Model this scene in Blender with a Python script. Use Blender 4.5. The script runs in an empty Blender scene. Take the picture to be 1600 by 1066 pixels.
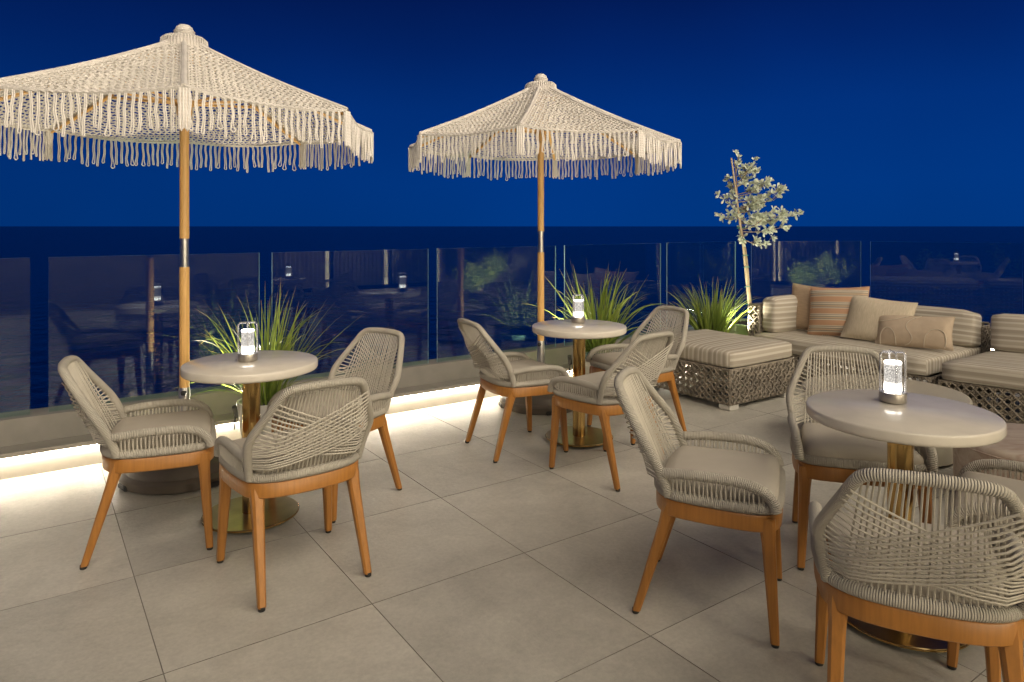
import bpy, math, random
import numpy as np
from mathutils import Vector, Matrix

# ------------------------------------------------------------------ camera, sky, exposure
scn = bpy.context.scene
C = scn.collection
R = math.radians
CAM_H = 1.42
F_PX = 1080.0            # focal length in pixels of a 1600 px wide frame
cam_d = bpy.data.cameras.new('camera')
cam = bpy.data.objects.new('camera', cam_d); C.objects.link(cam)
cam.location = (0, 0, CAM_H); cam.rotation_euler = (R(90), 0, 0)
cam_d.sensor_width = 36.0; cam_d.lens = F_PX / 1600 * 36.0
cam_d.shift_y = -(533 - 353.3) / 1600
cam_d.clip_start = 0.05; cam_d.clip_end = 200000
scn.camera = cam

SKY = 1.0
world = bpy.data.worlds.new('World'); scn.world = world; world.use_nodes = True
wn = world.node_tree; wn.nodes.clear()
w_out = wn.nodes.new('ShaderNodeOutputWorld'); w_bg = wn.nodes.new('ShaderNodeBackground')
w_tc = wn.nodes.new('ShaderNodeTexCoord'); w_sep = wn.nodes.new('ShaderNodeSeparateXYZ')
w_rmp = wn.nodes.new('ShaderNodeValToRGB'); w_nz = wn.nodes.new('ShaderNodeTexNoise')
w_mul = wn.nodes.new('ShaderNodeMixRGB'); w_mr = wn.nodes.new('ShaderNodeMapRange')
wn.links.new(w_tc.outputs['Generated'], w_sep.inputs[0])
wn.links.new(w_sep.outputs['Z'], w_rmp.inputs[0])
w_nz.inputs['Scale'].default_value = 1.6; w_nz.inputs['Detail'].default_value = 3
wn.links.new(w_tc.outputs['Generated'], w_nz.inputs['Vector'])
wn.links.new(w_nz.outputs['Fac'], w_mr.inputs[0])
w_mr.inputs[1].default_value = .3; w_mr.inputs[2].default_value = .7
w_mr.inputs[3].default_value = .84; w_mr.inputs[4].default_value = 1.12
w_mul.blend_type = 'MULTIPLY'; w_mul.inputs[0].default_value = 1
wn.links.new(w_rmp.outputs[0], w_mul.inputs[1]); wn.links.new(w_mr.outputs[0], w_mul.inputs[2])
w_az = wn.nodes.new('ShaderNodeMapRange'); w_az.inputs[1].default_value = -1; w_az.inputs[2].default_value = 1; w_az.inputs[3].default_value = .80; w_az.inputs[4].default_value = 1.20   # afterglow lies to the right
w_m2 = wn.nodes.new('ShaderNodeMixRGB'); w_m2.blend_type = 'MULTIPLY'; w_m2.inputs[0].default_value = 1
wn.links.new(w_sep.outputs['X'], w_az.inputs[0]); wn.links.new(w_mul.outputs[0], w_m2.inputs[1]); wn.links.new(w_az.outputs[0], w_m2.inputs[2])
wn.links.new(w_m2.outputs[0], w_bg.inputs[0]); wn.links.new(w_bg.outputs[0], w_out.inputs[0])
cr = w_rmp.color_ramp
cr.elements[0].position = 0.0; cr.elements[0].color = (.0003, .037, .212, 1)
cr.elements[1].position = 1.0; cr.elements[1].color = (.0012, .004, .035, 1)
for p, c in ((.06, (.0003, .036, .215, 1)), (.16, (.0004, .028, .185, 1)), (.24, (.0005, .017, .130, 1)), (.32, (.0007, .009, .080, 1)), (.6, (.0008, .005, .045, 1))):
    e_ = cr.elements.new(p); e_.color = c
w_bg.inputs[1].default_value = SKY

scn.view_settings.view_transform = 'Standard'; scn.view_settings.look = 'None'
scn.view_settings.exposure = 0.0; scn.view_settings.gamma = 1.0
scn.view_settings.use_curve_mapping = False
scn.render.engine = 'CYCLES'
scn.cycles.use_denoising = True
scn.cycles.max_bounces = 8; scn.cycles.diffuse_bounces = 3; scn.cycles.glossy_bounces = 4
scn.cycles.transparent_max_bounces = 24; scn.cycles.transmission_bounces = 6
scn.cycles.sample_clamp_indirect = 6.0
scn.cycles.caustics_reflective = False; scn.cycles.caustics_refractive = False

LED_STRENGTH = 140.0
FILL_WINDOW_STRENGTH = 9.6
FILL_DOWNLIGHT_POWER = 170.0
FILL_SCONCE_POWER = 35.0
LAMP_STRENGTH = 9.0
UPLIGHT_POWER = 135.0
LOUNGE_POWER = 500.0

# the terrace grid is turned 35 degrees against the camera: E runs along the railing, N towards the sea
TH = R(35.0)
EX, EY = math.cos(TH), math.sin(TH)
def P(e, n, z=0.0): return Vector((e*EX - n*EY, e*EY + n*EX, z))
rnd = random.Random(11)

# ------------------------------------------------------------------ mesh builder
class MB:
    def __init__(s): s.v = []; s.f = []; s.uv = []; s.m = []; s.n = 0
    def add(s, verts, faces, uvs=None, mat=0):
        b = s.n
        s.v.extend([tuple(p) for p in verts]); s.n += len(verts)
        for i, f in enumerate(faces):
            s.f.append(tuple(b+k for k in f)); s.m.append(mat)
            s.uv.extend(uvs[i] if uvs else [(0.0, 0.0)]*len(f))
        return s
    def box(s, lo, hi, mat=0, bev=0.0):
        x0, y0, z0 = lo; x1, y1, z1 = hi
        if bev <= 0:
            v = [(x, y, z) for x in (x0, x1) for y in (y0, y1) for z in (z0, z1)]
            f = [(0,1,3,2), (4,6,7,5), (0,4,5,1), (2,3,7,6), (0,2,6,4), (1,5,7,3)]
            return s.add(v, f, None, mat)
        b = bev
        rings = [(z0, b), (z0+b, 0), (z1-b, 0), (z1, b)]
        v = []
        for z, i in rings:
            q = [(x0+i+b, y0+i), (x1-i-b, y0+i), (x1-i, y0+i+b), (x1-i, y1-i-b), (x1-i-b, y1-i), (x0+i+b, y1-i), (x0+i, y1-i-b), (x0+i, y0+i+b)]
            v += [(a, c, z) for a, c in q]
        f = [tuple(range(7, -1, -1)), tuple(range(24, 32))]
        for k in range(3):
            for j in range(8):
                f.append((k*8+j, k*8+(j+1) % 8, (k+1)*8+(j+1) % 8, (k+1)*8+j))
        return s.add(v, f, None, mat)
    def tube(s, pts, r, sides=6, closed=False, caps=True, mat=0, up=None, flat=1.0):
        p = np.array([tuple(q) for q in pts], float); n = len(p)
        rr = np.full(n, r, float) if np.isscalar(r) else np.array(r, float)
        if closed: t = np.roll(p, -1, 0) - np.roll(p, 1, 0)
        else:
            t = np.empty_like(p); t[1:-1] = p[2:] - p[:-2]; t[0] = p[1]-p[0]; t[-1] = p[-1]-p[-2]
        t /= np.maximum(np.linalg.norm(t, axis=1), 1e-9)[:, None]
        a = np.array(up, float) if up is not None else (np.array((0, 0, 1.)) if abs(t[0][2]) < .9 else np.array((1., 0, 0)))
        N = np.empty_like(p); cur = a - t[0]*np.dot(a, t[0]); cur /= np.linalg.norm(cur); N[0] = cur
        for i in range(1, n):
            cur = (a if up is not None else cur); cur = cur - t[i]*np.dot(cur, t[i]); cur = cur/max(np.linalg.norm(cur), 1e-9); N[i] = cur
        B = np.cross(t, N)
        ang = np.arange(sides)*2*math.pi/sides
        ca, sa = np.cos(ang), np.sin(ang)
        V = p[:, None, :] + rr[:, None, None]*(N[:, None, :]*ca[None, :, None] + flat*B[:, None, :]*sa[None, :, None])
        seg = np.linalg.norm(np.diff(p, axis=0), axis=1); L = np.concatenate(([0], np.cumsum(seg)))
        Lc = L[-1] + np.linalg.norm(p[0]-p[-1])
        F, U = [], []
        m = n if closed else n-1
        for i in range(m):
            i2 = (i+1) % n; l0 = L[i]; l1 = L[i+1] if i+1 < n else Lc
            for j in range(sides):
                j2 = (j+1) % sides
                F.append((i*sides+j, i*sides+j2, i2*sides+j2, i2*sides+j))
                U.append([(j/sides, l0), ((j+1)/sides, l0), ((j+1)/sides, l1), (j/sides, l1)])
        if caps and not closed:
            F.append(tuple(range(sides-1, -1, -1))); U.append([(0, 0)]*sides)
            F.append(tuple((n-1)*sides+j for j in range(sides))); U.append([(0, 0)]*sides)
        return s.add(V.reshape(-1, 3), F, U, mat)
    def sweep(s, pts, prof, closed=False, mat=0):
        """profile (side, z) carried along a path with z kept upright; side is to the left of travel"""
        p = [Vector(q) for q in pts]; n = len(p); m = len(prof); V = []; F = []; U = []
        dirs = []
        for i in range(n):
            a = p[i-1] if (closed or i > 0) else None; b = p[(i+1) % n] if (closed or i < n-1) else None
            d0 = (p[i]-a).xy.normalized() if a is not None else None
            d1 = (b-p[i]).xy.normalized() if b is not None else None
            if d0 is None: d0 = d1
            if d1 is None: d1 = d0
            t = (d0+d1).normalized(); k = 1.0/max(.3, t.dot(d1))
            dirs.append(Vector((-t.y*k, t.x*k, 0)))
        L = [0.0]
        for i in range(1, n): L.append(L[-1]+(p[i]-p[i-1]).length)
        for i in range(n):
            for (o, z) in prof: V.append(p[i]+dirs[i]*o+Vector((0, 0, z)))
        for i in range(n if closed else n-1):
            i2 = (i+1) % n
            for j in range(m):
                j2 = (j+1) % m
                F.append((i*m+j, i2*m+j, i2*m+j2, i*m+j2)); l1 = L[i2] if i2 else L[i]+(p[0]-p[i]).length
                U.append([(j/m, L[i]), (j/m, l1), ((j+1)/m, l1), ((j+1)/m, L[i])])
        if not closed:
            F.append(tuple(range(m))); U.append([(0, 0)]*m)
            F.append(tuple((n-1)*m+j for j in range(m-1, -1, -1))); U.append([(0, 0)]*m)
        return s.add(V, F, U, mat)
    def lathe(s, prof, seg=32, mat=0, c=(0, 0, 0)):
        V = []; F = []; U = []; n = len(prof)
        for (r, z) in prof:
            for j in range(seg):
                a = 2*math.pi*j/seg
                V.append((c[0]+r*math.cos(a), c[1]+r*math.sin(a), c[2]+z))
        for i in range(n-1):
            for j in range(seg):
                j2 = (j+1) % seg
                F.append((i*seg+j, i*seg+j2, (i+1)*seg+j2, (i+1)*seg+j))
                U.append([(j/seg, prof[i][1]), ((j+1)/seg, prof[i][1]), ((j+1)/seg, prof[i+1][1]), (j/seg, prof[i+1][1])])
        if prof[0][0] > 1e-5: F.append(tuple(range(seg-1, -1, -1))); U.append([(0, 0)]*seg)
        if prof[-1][0] > 1e-5: F.append(tuple((n-1)*seg+j for j in range(seg))); U.append([(0, 0)]*seg)
        return s.add(V, F, U, mat)
    def mesh(s, name, mats, smooth=True):
        me = bpy.data.meshes.new(name)
        me.from_pydata(s.v, [], s.f)
        uv = me.uv_layers.new(name='UVMap')
        uv.data.foreach_set('uv', np.array(s.uv, dtype=np.float32).ravel())
        for m in (mats if isinstance(mats, (list, tuple)) else [mats]): me.materials.append(m)
        if any(s.m): me.polygons.foreach_set('material_index', s.m)
        me.polygons.foreach_set('use_smooth', [smooth]*len(s.f))
        if smooth:
            try: me.set_sharp_from_angle(angle=R(42))
            except Exception: pass
        me.update()
        return me

def link(name, me, parent=None, loc=None, rz=None, kind=None):
    o = bpy.data.objects.new(name, me); C.objects.link(o)
    if parent is not None: o.parent = parent
    if loc is not None: o.location = loc
    if rz is not None: o.rotation_euler = (0, 0, rz)
    if kind: o['kind'] = kind
    return o
def thing(name, label, cat, loc=(0, 0, 0), rz=0.0, group=None):
    o = link(name, None, None, loc, rz); o['label'] = label; o['category'] = cat
    if group: o['group'] = group
    return o
def tag(o, label, cat, group=None):
    o['label'] = label; o['category'] = cat
    if group: o['group'] = group
    return o
def copy_tree(o, parent=None):
    c = o.copy(); C.objects.link(c)
    if parent is not None: c.parent = parent
    for ch in list(o.children): copy_tree(ch, c)
    return c
def smooth_path(pts, it=2, closed=False):
    p = [Vector(q) for q in pts]
    for _ in range(it):
        q = []
        n = len(p)
        if not closed: q.append(p[0])
        for i in range(n if closed else n-1):
            a, b = p[i], p[(i+1) % n]
            q.append(a*.75+b*.25); q.append(a*.25+b*.75)
        if not closed: q.append(p[-1])
        p = q
    return p
def resample(pts, n):
    p = [Vector(q) for q in pts]; L = [0]
    for i in range(1, len(p)): L.append(L[-1]+(p[i]-p[i-1]).length)
    out = []; k = 0
    for i in range(n):
        t = L[-1]*i/(n-1)
        while k < len(p)-2 and L[k+1] < t: k += 1
        d = L[k+1]-L[k]; out.append(p[k].lerp(p[k+1], (t-L[k])/d if d > 1e-9 else 0))
    return out

def rounded_box(mb, half, rad, n=10, puff=(0, 0, 0), uvf=None, mat=0, c=(0, 0, 0), wob=0.0, seed=0):
    rg = random.Random(seed); ph = [rg.uniform(0, 6.28) for _ in range(6)]
    hx, hy, hz = half; H = np.array(half)
    g = np.linspace(-1, 1, n+1); g = np.sign(g)*np.abs(g)**.8
    for ax in range(3):
        for sg in (-1, 1):
            a1, a2 = (ax+1) % 3, (ax+2) % 3
            V = []; UVp = []
            for i in range(n+1):
                for j in range(n+1):
                    q = np.zeros(3); q[ax] = sg; q[a1] = g[i]; q[a2] = g[j]
                    p = q*H; inner = np.clip(p, -(H-rad), H-rad); d = p-inner; l = np.linalg.norm(d)
                    o = inner + d/l*rad if l > 1e-9 else p
                    w = np.array([puff[k]*(1-q[(k+1) % 3]**2)*(1-q[(k+2) % 3]**2)*np.sign(q[k])*abs(q[k]) for k in range(3)])
                    o = o + w
                    if wob:
                        o = o + wob*np.array([math.sin(o[1]*9+o[2]*13+ph[0]), math.sin(o[0]*8+o[2]*11+ph[1]), math.sin(o[0]*7+ph[2])*math.sin(o[1]*8+ph[3])])
                    V.append(o+np.array(c)); UVp.append(uvf(ax, sg, p) if uvf else (p[a1], p[a2]))
            F = []; U = []
            for i in range(n):
                for j in range(n):
                    q = [i*(n+1)+j, (i+1)*(n+1)+j, (i+1)*(n+1)+j+1, i*(n+1)+j+1]
                    if sg < 0: q.reverse()
                    F.append(tuple(q)); U.append([UVp[k] for k in q])
            mb.add(V, F, U, mat)
    return mb
def weld(me, d=1e-5):
    import bmesh
    bm = bmesh.new(); bm.from_mesh(me); bmesh.ops.remove_doubles(bm, verts=bm.verts, dist=d); bm.to_mesh(me); bm.free()
    me.polygons.foreach_set('use_smooth', [True]*len(me.polygons)); me.update(); return me

# ------------------------------------------------------------------ materials
def mat(name):
    m = bpy.data.materials.new(name); m.use_nodes = True
    nt = m.node_tree; b = nt.nodes['Principled BSDF']
    return m, nt, b
def N(nt, t, **kw):
    n = nt.nodes.new(t)
    for k, v in kw.items(): setattr(n, k, v)
    return n
def vary(nt, b, col, amt=.12, scale=6.0, detail=4, coord='Object', stretch=None, rnd_amt=0.0):
    """base colour with a soft tonal variation"""
    tc = N(nt, 'ShaderNodeTexCoord'); nz = N(nt, 'ShaderNodeTexNoise')
    nz.inputs['Scale'].default_value = scale; nz.inputs['Detail'].default_value = detail
    if stretch:
        mp = N(nt, 'ShaderNodeMapping'); mp.inputs['Scale'].default_value = stretch
        nt.links.new(tc.outputs[coord], mp.inputs[0]); nt.links.new(mp.outputs[0], nz.inputs['Vector'])
    else: nt.links.new(tc.outputs[coord], nz.inputs['Vector'])
    mr = N(nt, 'ShaderNodeMapRange'); mr.inputs[1].default_value = .28; mr.inputs[2].default_value = .72
    mr.inputs[3].default_value = 1-amt; mr.inputs[4].default_value = 1+amt
    nt.links.new(nz.outputs['Fac'], mr.inputs[0])
    mx = N(nt, 'ShaderNodeMixRGB', blend_type='MULTIPLY'); mx.inputs[0].default_value = 1
    mx.inputs[1].default_value = (*col, 1); nt.links.new(mr.outputs[0], mx.inputs[2])
    out = mx.outputs[0]
    if rnd_amt:
        oi = N(nt, 'ShaderNodeObjectInfo'); m2 = N(nt, 'ShaderNodeMapRange')
        m2.inputs[3].default_value = 1-rnd_amt; m2.inputs[4].default_value = 1+rnd_amt
        nt.links.new(oi.outputs['Random'], m2.inputs[0])
        mx2 = N(nt, 'ShaderNodeMixRGB', blend_type='MULTIPLY'); mx2.inputs[0].default_value = 1
        nt.links.new(out, mx2.inputs[1]); nt.links.new(m2.outputs[0], mx2.inputs[2]); out = mx2.outputs[0]
    nt.links.new(out, b.inputs['Base Color'])
    return nz, tc, out
def bump(nt, b, h, strength=.4, dist=.002):
    bp = N(nt, 'ShaderNodeBump'); bp.inputs['Strength'].default_value = strength; bp.inputs['Distance'].default_value = dist
    nt.links.new(h, bp.inputs['Height']); nt.links.new(bp.outputs[0], b.inputs['Normal']); return bp
def rope_mat(name, col, pitch, twist, rough=.85, strength=.7, dist=.002, amt=.10):
    m, nt, b = mat(name); vary(nt, b, col, amt, 9)
    b.inputs['Roughness'].default_value = rough; b.inputs['Specular IOR Level'].default_value = .25
    uv = N(nt, 'ShaderNodeUVMap'); sp = N(nt, 'ShaderNodeSeparateXYZ'); nt.links.new(uv.outputs[0], sp.inputs[0])
    a = N(nt, 'ShaderNodeMath', operation='MULTIPLY'); a.inputs[1].default_value = 2*math.pi/pitch; nt.links.new(sp.outputs['Y'], a.inputs[0])
    c = N(nt, 'ShaderNodeMath', operation='MULTIPLY_ADD'); c.inputs[1].default_value = 2*math.pi*twist
    nt.links.new(sp.outputs['X'], c.inputs[0]); nt.links.new(a.outputs[0], c.inputs[2])
    s = N(nt, 'ShaderNodeMath', operation='SINE'); nt.links.new(c.outputs[0], s.inputs[0])
    bump(nt, b, s.outputs[0], strength, dist)
    return m
def simple(name, col, rough=.5, metal=0.0, amt=.08, scale=8, bmp=0.0, bscale=60, spec=None, stretch=None, dist=.001, rnd_amt=0.0):
    m, nt, b = mat(name); nz, tc, _ = vary(nt, b, col, amt, scale, stretch=stretch, rnd_amt=rnd_amt)
    b.inputs['Roughness'].default_value = rough; b.inputs['Metallic'].default_value = metal
    if spec is not None: b.inputs['Specular IOR Level'].default_value = spec
    if bmp:
        n2 = N(nt, 'ShaderNodeTexNoise'); n2.inputs['Scale'].default_value = bscale; n2.inputs['Detail'].default_value = 5
        nt.links.new(tc.outputs['Object'], n2.inputs['Vector']); bump(nt, b, n2.outputs['Fac'], bmp, dist)
    return m

ROPE = (.50, .455, .375)
M = {}
M['rope_wrap'] = rope_mat('rope_wrap', ROPE, .0062, 1.0, strength=.8, dist=.0025)
M['rope'] = rope_mat('rope_strand', ROPE, .010, 1.0, strength=.18, dist=.001)
M['cord'] = rope_mat('cotton_cord', (.63, .585, .53), .016, 1.0, strength=.2, dist=.002, amt=.08)
M['crochet'] = rope_mat('crochet_cord', (.55, .505, .45), .014, 1.0, strength=.25, dist=.002, amt=.12)
M['cushion'] = simple('seat_cushion_canvas', (.45, .40, .325), .9, amt=.06, scale=5, bmp=.25, bscale=420, spec=.2)
# teak-look frames
def wood(name, col, rough=.45, stretch=(30, 30, 2.2), amt=.22):
    m, nt, b = mat(name); nz, tc, _ = vary(nt, b, col, amt, 3.0, 6, stretch=stretch)
    b.inputs['Roughness'].default_value = rough
    bump(nt, b, nz.outputs['Fac'], .12, .001); return m
M['teak'] = wood('teak_frame', (.36, .150, .029), .40, (30, 30, 2.2), .15)
M['pole_wood'] = wood('umbrella_wood', (.60, .345, .11), .4, (40, 40, 1.6), .14)
M['rubber'] = simple('black_rubber', (.02, .019, .018), .6)
M['steel'] = simple('brushed_steel', (.50, .48, .45), .36, 1.0, amt=.05, stretch=(60, 60, 1))
M['brass'] = simple('polished_brass', (.62, .42, .16), .2, 1.0, amt=.10, scale=5)
M['brass_dark'] = simple('aged_brass_plate', (.34, .25, .12), .3, 1.0, amt=.18, scale=9)
M['top'] = simple('cream_table_top', (.64, .58, .485), .2, amt=.07, scale=9, bmp=.03, bscale=200)
M['lamp_base'] = simple('lamp_pewter', (.42, .38, .33), .38, .8, amt=.08, scale=40)
M['base_plastic'] = simple('umbrella_base_resin', (.105, .085, .065), .55, amt=.15, scale=12, bmp=.15, bscale=150)
M['terrace_wall'] = simple('curb_stucco', (.22, .202, .174), .7, amt=.10, scale=7, bmp=.2, bscale=90)
M['slab'] = simple('tile_grout', (.20, .18, .15), .9, amt=.15, scale=25)

# porcelain tile: cloudy tone, pitted relief, faint sheen
m, nt, b = mat('porcelain_tile'); M['tile'] = m
tc = N(nt, 'ShaderNodeTexCoord'); oi = N(nt, 'ShaderNodeObjectInfo')
va = N(nt, 'ShaderNodeVectorMath', operation='MULTIPLY_ADD'); va.inputs[1].default_value = (37, 91, 13)
cb = N(nt, 'ShaderNodeCombineXYZ'); [nt.links.new(oi.outputs['Random'], cb.inputs[i]) for i in range(3)]
nt.links.new(cb.outputs[0], va.inputs[0]); nt.links.new(tc.outputs['Object'], va.inputs[2])
n1 = N(nt, 'ShaderNodeTexNoise'); n1.inputs['Scale'].default_value = 3.2; n1.inputs['Detail'].default_value = 7; n1.inputs['Roughness'].default_value = .62; n1.inputs['Distortion'].default_value = .6
n2 = N(nt, 'ShaderNodeTexNoise'); n2.inputs['Scale'].default_value = 55; n2.inputs['Detail'].default_value = 6; n2.inputs['Roughness'].default_value = .7
n3 = N(nt, 'ShaderNodeTexNoise'); n3.inputs['Scale'].default_value = 9; n3.inputs['Detail'].default_value = 5
for q in (n1, n2, n3): nt.links.new(va.outputs[0], q.inputs['Vector'])
rp = N(nt, 'ShaderNodeValToRGB'); nt.links.new(n1.outputs['Fac'], rp.inputs[0])
rp.color_ramp.elements[0].position = .3; rp.color_ramp.elements[0].color = (.42, .392, .332, 1)
rp.color_ramp.elements[1].position = .72; rp.color_ramp.elements[1].color = (.555, .52, .445, 1)
mrr = N(nt, 'ShaderNodeMapRange'); mrr.inputs[3].default_value = .90; mrr.inputs[4].default_value = 1.07; nt.links.new(oi.outputs['Random'], mrr.inputs[0])
mx = N(nt, 'ShaderNodeMixRGB', blend_type='MULTIPLY'); mx.inputs[0].default_value = 1
nt.links.new(rp.outputs[0], mx.inputs[1]); nt.links.new(mrr.outputs[0], mx.inputs[2])
ms_ = N(nt, 'ShaderNodeMapRange'); ms_.inputs[1].default_value = .35; ms_.inputs[2].default_value = .65; ms_.inputs[3].default_value = .90; ms_.inputs[4].default_value = 1.07; nt.links.new(n2.outputs['Fac'], ms_.inputs[0])
mx3 = N(nt, 'ShaderNodeMixRGB', blend_type='MULTIPLY'); mx3.inputs[0].default_value = 1; nt.links.new(mx.outputs[0], mx3.inputs[1]); nt.links.new(ms_.outputs[0], mx3.inputs[2]); 
gm_ = N(nt, 'ShaderNodeNewGeometry'); nd = N(nt, 'ShaderNodeTexNoise'); nd.inputs['Scale'].default_value = 1.1; nd.inputs['Detail'].default_value = 7; nd.inputs['Roughness'].default_value = .6; nt.links.new(gm_.outputs['Position'], nd.inputs['Vector'])
md = N(nt, 'ShaderNodeMapRange'); md.inputs[1].default_value = .35; md.inputs[2].default_value = .6; md.inputs[3].default_value = .90; md.inputs[4].default_value = 1.03; nt.links.new(nd.outputs['Fac'], md.inputs[0])
mx4 = N(nt, 'ShaderNodeMixRGB', blend_type='MULTIPLY'); mx4.inputs[0].default_value = 1; nt.links.new(mx3.outputs[0], mx4.inputs[1]); nt.links.new(md.outputs[0], mx4.inputs[2]); nt.links.new(mx4.outputs[0], b.inputs['Base Color'])
mr2 = N(nt, 'ShaderNodeMapRange'); mr2.inputs[3].default_value = .28; mr2.inputs[4].default_value = .52; nt.links.new(n3.outputs['Fac'], mr2.inputs[0]); nt.links.new(mr2.outputs[0], b.inputs['Roughness'])
ad = N(nt, 'ShaderNodeMath', operation='MULTIPLY_ADD'); ad.inputs[1].default_value = .5; nt.links.new(n2.outputs['Fac'], ad.inputs[0]); nt.links.new(n3.outputs['Fac'], ad.inputs[2])
bump(nt, b, ad.outputs[0], .6, .006)

# balustrade glass: thin tinted sheet with Fresnel reflection; polished edges
m = bpy.data.materials.new('balustrade_glass'); m.use_nodes = True; nt = m.node_tree; nt.nodes.clear(); M['glass'] = m
o = N(nt, 'ShaderNodeOutputMaterial'); tr = N(nt, 'ShaderNodeBsdfTransparent'); gl = N(nt, 'ShaderNodeBsdfGlossy'); lw = N(nt, 'ShaderNodeLayerWeight'); mi = N(nt, 'ShaderNodeMixShader')
tr.inputs[0].default_value = (.86, .97, .95, 1); gl.inputs['Roughness'].default_value = .012; lw.inputs[0].default_value = .5
pw = N(nt, 'ShaderNodeMath', operation='POWER'); pw.inputs[1].default_value = 5; nt.links.new(lw.outputs['Facing'], pw.inputs[0])
ma = N(nt, 'ShaderNodeMath', operation='MULTIPLY_ADD'); ma.inputs[1].default_value = .94; ma.inputs[2].default_value = .058; nt.links.new(pw.outputs[0], ma.inputs[0])
nt.links.new(ma.outputs[0], mi.inputs[0]); nt.links.new(tr.outputs[0], mi.inputs[1]); nt.links.new(gl.outputs[0], mi.inputs[2]); nt.links.new(mi.outputs[0], o.inputs[0])
M['glass_edge'] = simple('glass_edge', (.34, .52, .52), .3, amt=.1)
M['led'] = bpy.data.materials.new('led_strip'); M['led'].use_nodes = True; nt = M['led'].node_tree; nt.nodes.clear()
o = N(nt, 'ShaderNodeOutputMaterial'); em = N(nt, 'ShaderNodeEmission'); em.inputs[0].default_value = (1, .88, .68, 1); em.inputs[1].default_value = LED_STRENGTH; nt.links.new(em.outputs[0], o.inputs[0])

# sea
m, nt, b = mat('sea_water'); M['sea'] = m
b.inputs['Base Color'].default_value = (.002, .135, .22, 1); b.inputs['Roughness'].default_value = .25; b.inputs['Specular IOR Level'].default_value = .5
tc = N(nt, 'ShaderNodeTexCoord'); nz = N(nt, 'ShaderNodeTexNoise'); nz.inputs['Scale'].default_value = .12; nz.inputs['Detail'].default_value = 8
nt.links.new(tc.outputs['Object'], nz.inputs['Vector']); bump(nt, b, nz.outputs['Fac'], .35, 5.0)

# ------------------------------------------------------------------ setting: sea, terrace floor and tiles
mb = MB(); S = 60000
mb.add([(-S, -S, 0), (S, -S, 0), (S, S, 0), (-S, S, 0)], [(0, 1, 2, 3)])
sea = link('sea', mb.mesh('sea', M['sea'], False), None, (0, 0, -28), kind='structure')

# glass line (plan), clockwise seen from the terrace: along the front, then two turns on the right
def on_line(u, n=5.0):
    k = (u-800)/F_PX; d = n/(EX - EY*k); return Vector((k*d, d, 0))
Q = [P(-4.2, 5.0), Vector((2.67, 7.97, 0)), Vector((4.15, 8.13, 0)), Vector((7.9, 5.63, 0))]
def offset_line(pts, o):
    out = []
    for i, p in enumerate(pts):
        d0 = (p-pts[i-1]).xy.normalized() if i else (pts[1]-p).xy.normalized()
        d1 = (pts[i+1]-p).xy.normalized() if i < len(pts)-1 else d0
        t = (d0+d1).normalized(); k = 1/t.dot(d1)
        out.append(Vector((p.x - t.y*k*o, p.y + t.x*k*o, 0)))
    return out
# floor slab follows the curb
front = offset_line(Q, -.2)      # positive offset lies to the left of travel = seaward
back = [P(11.5, -4.5), P(-4.2, -4.5)]
mb = MB(); poly = offset_line(Q, .15)+back
nP = len(poly)
mb.add([(p.x, p.y, -.0022) for p in poly]+[(p.x, p.y, -.5) for p in poly],
       [tuple(range(nP-1, -1, -1))]+[tuple(range(nP, 2*nP))]+[(i, (i+1) % nP, nP+(i+1) % nP, nP+i) for i in range(nP)])
import bmesh
me = mb.mesh('terrace_floor', M['slab'], False)
bm = bmesh.new(); bm.from_mesh(me); bmesh.ops.recalc_face_normals(bm, faces=bm.faces); bm.to_mesh(me); bm.free()
floor = link('terrace_floor', me, kind='structure')
TE, TN = .707, .743
g_ = .0017
mb = MB(); mb.box((-TE/2+g_, -TN/2+g_, -.02), (TE/2-g_, TN/2-g_, 0), 1)
mb.m[5] = 0
tile_me = mb.mesh('tile', [M['tile'], M['slab']], False)
def inside(pt, pl):
    c = False; j = len(pl)-1
    for i in range(len(pl)):
        if (pl[i].y > pt.y) != (pl[j].y > pt.y) and pt.x < (pl[j].x-pl[i].x)*(pt.y-pl[i].y)/(pl[j].y-pl[i].y)+pl[i].x: c = not c
        j = i
    return c
room = offset_line(Q, -.05)+back
for i in range(-6, 15):
    for j in range(-9, 6):
        e0 = .352+TE*i+TE/2; n0 = 3.172+TN*j+TN/2
        c = P(e0, n0)
        if not inside(c, room) and not any(inside(P(e0+a*TE/2, n0+bb*TN/2), room) for a in (-1, 1) for bb in (-1, 1)): continue
        link('tile', tile_me, floor, (c.x, c.y, rnd.uniform(-.0003, .0003)), TH)
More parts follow.
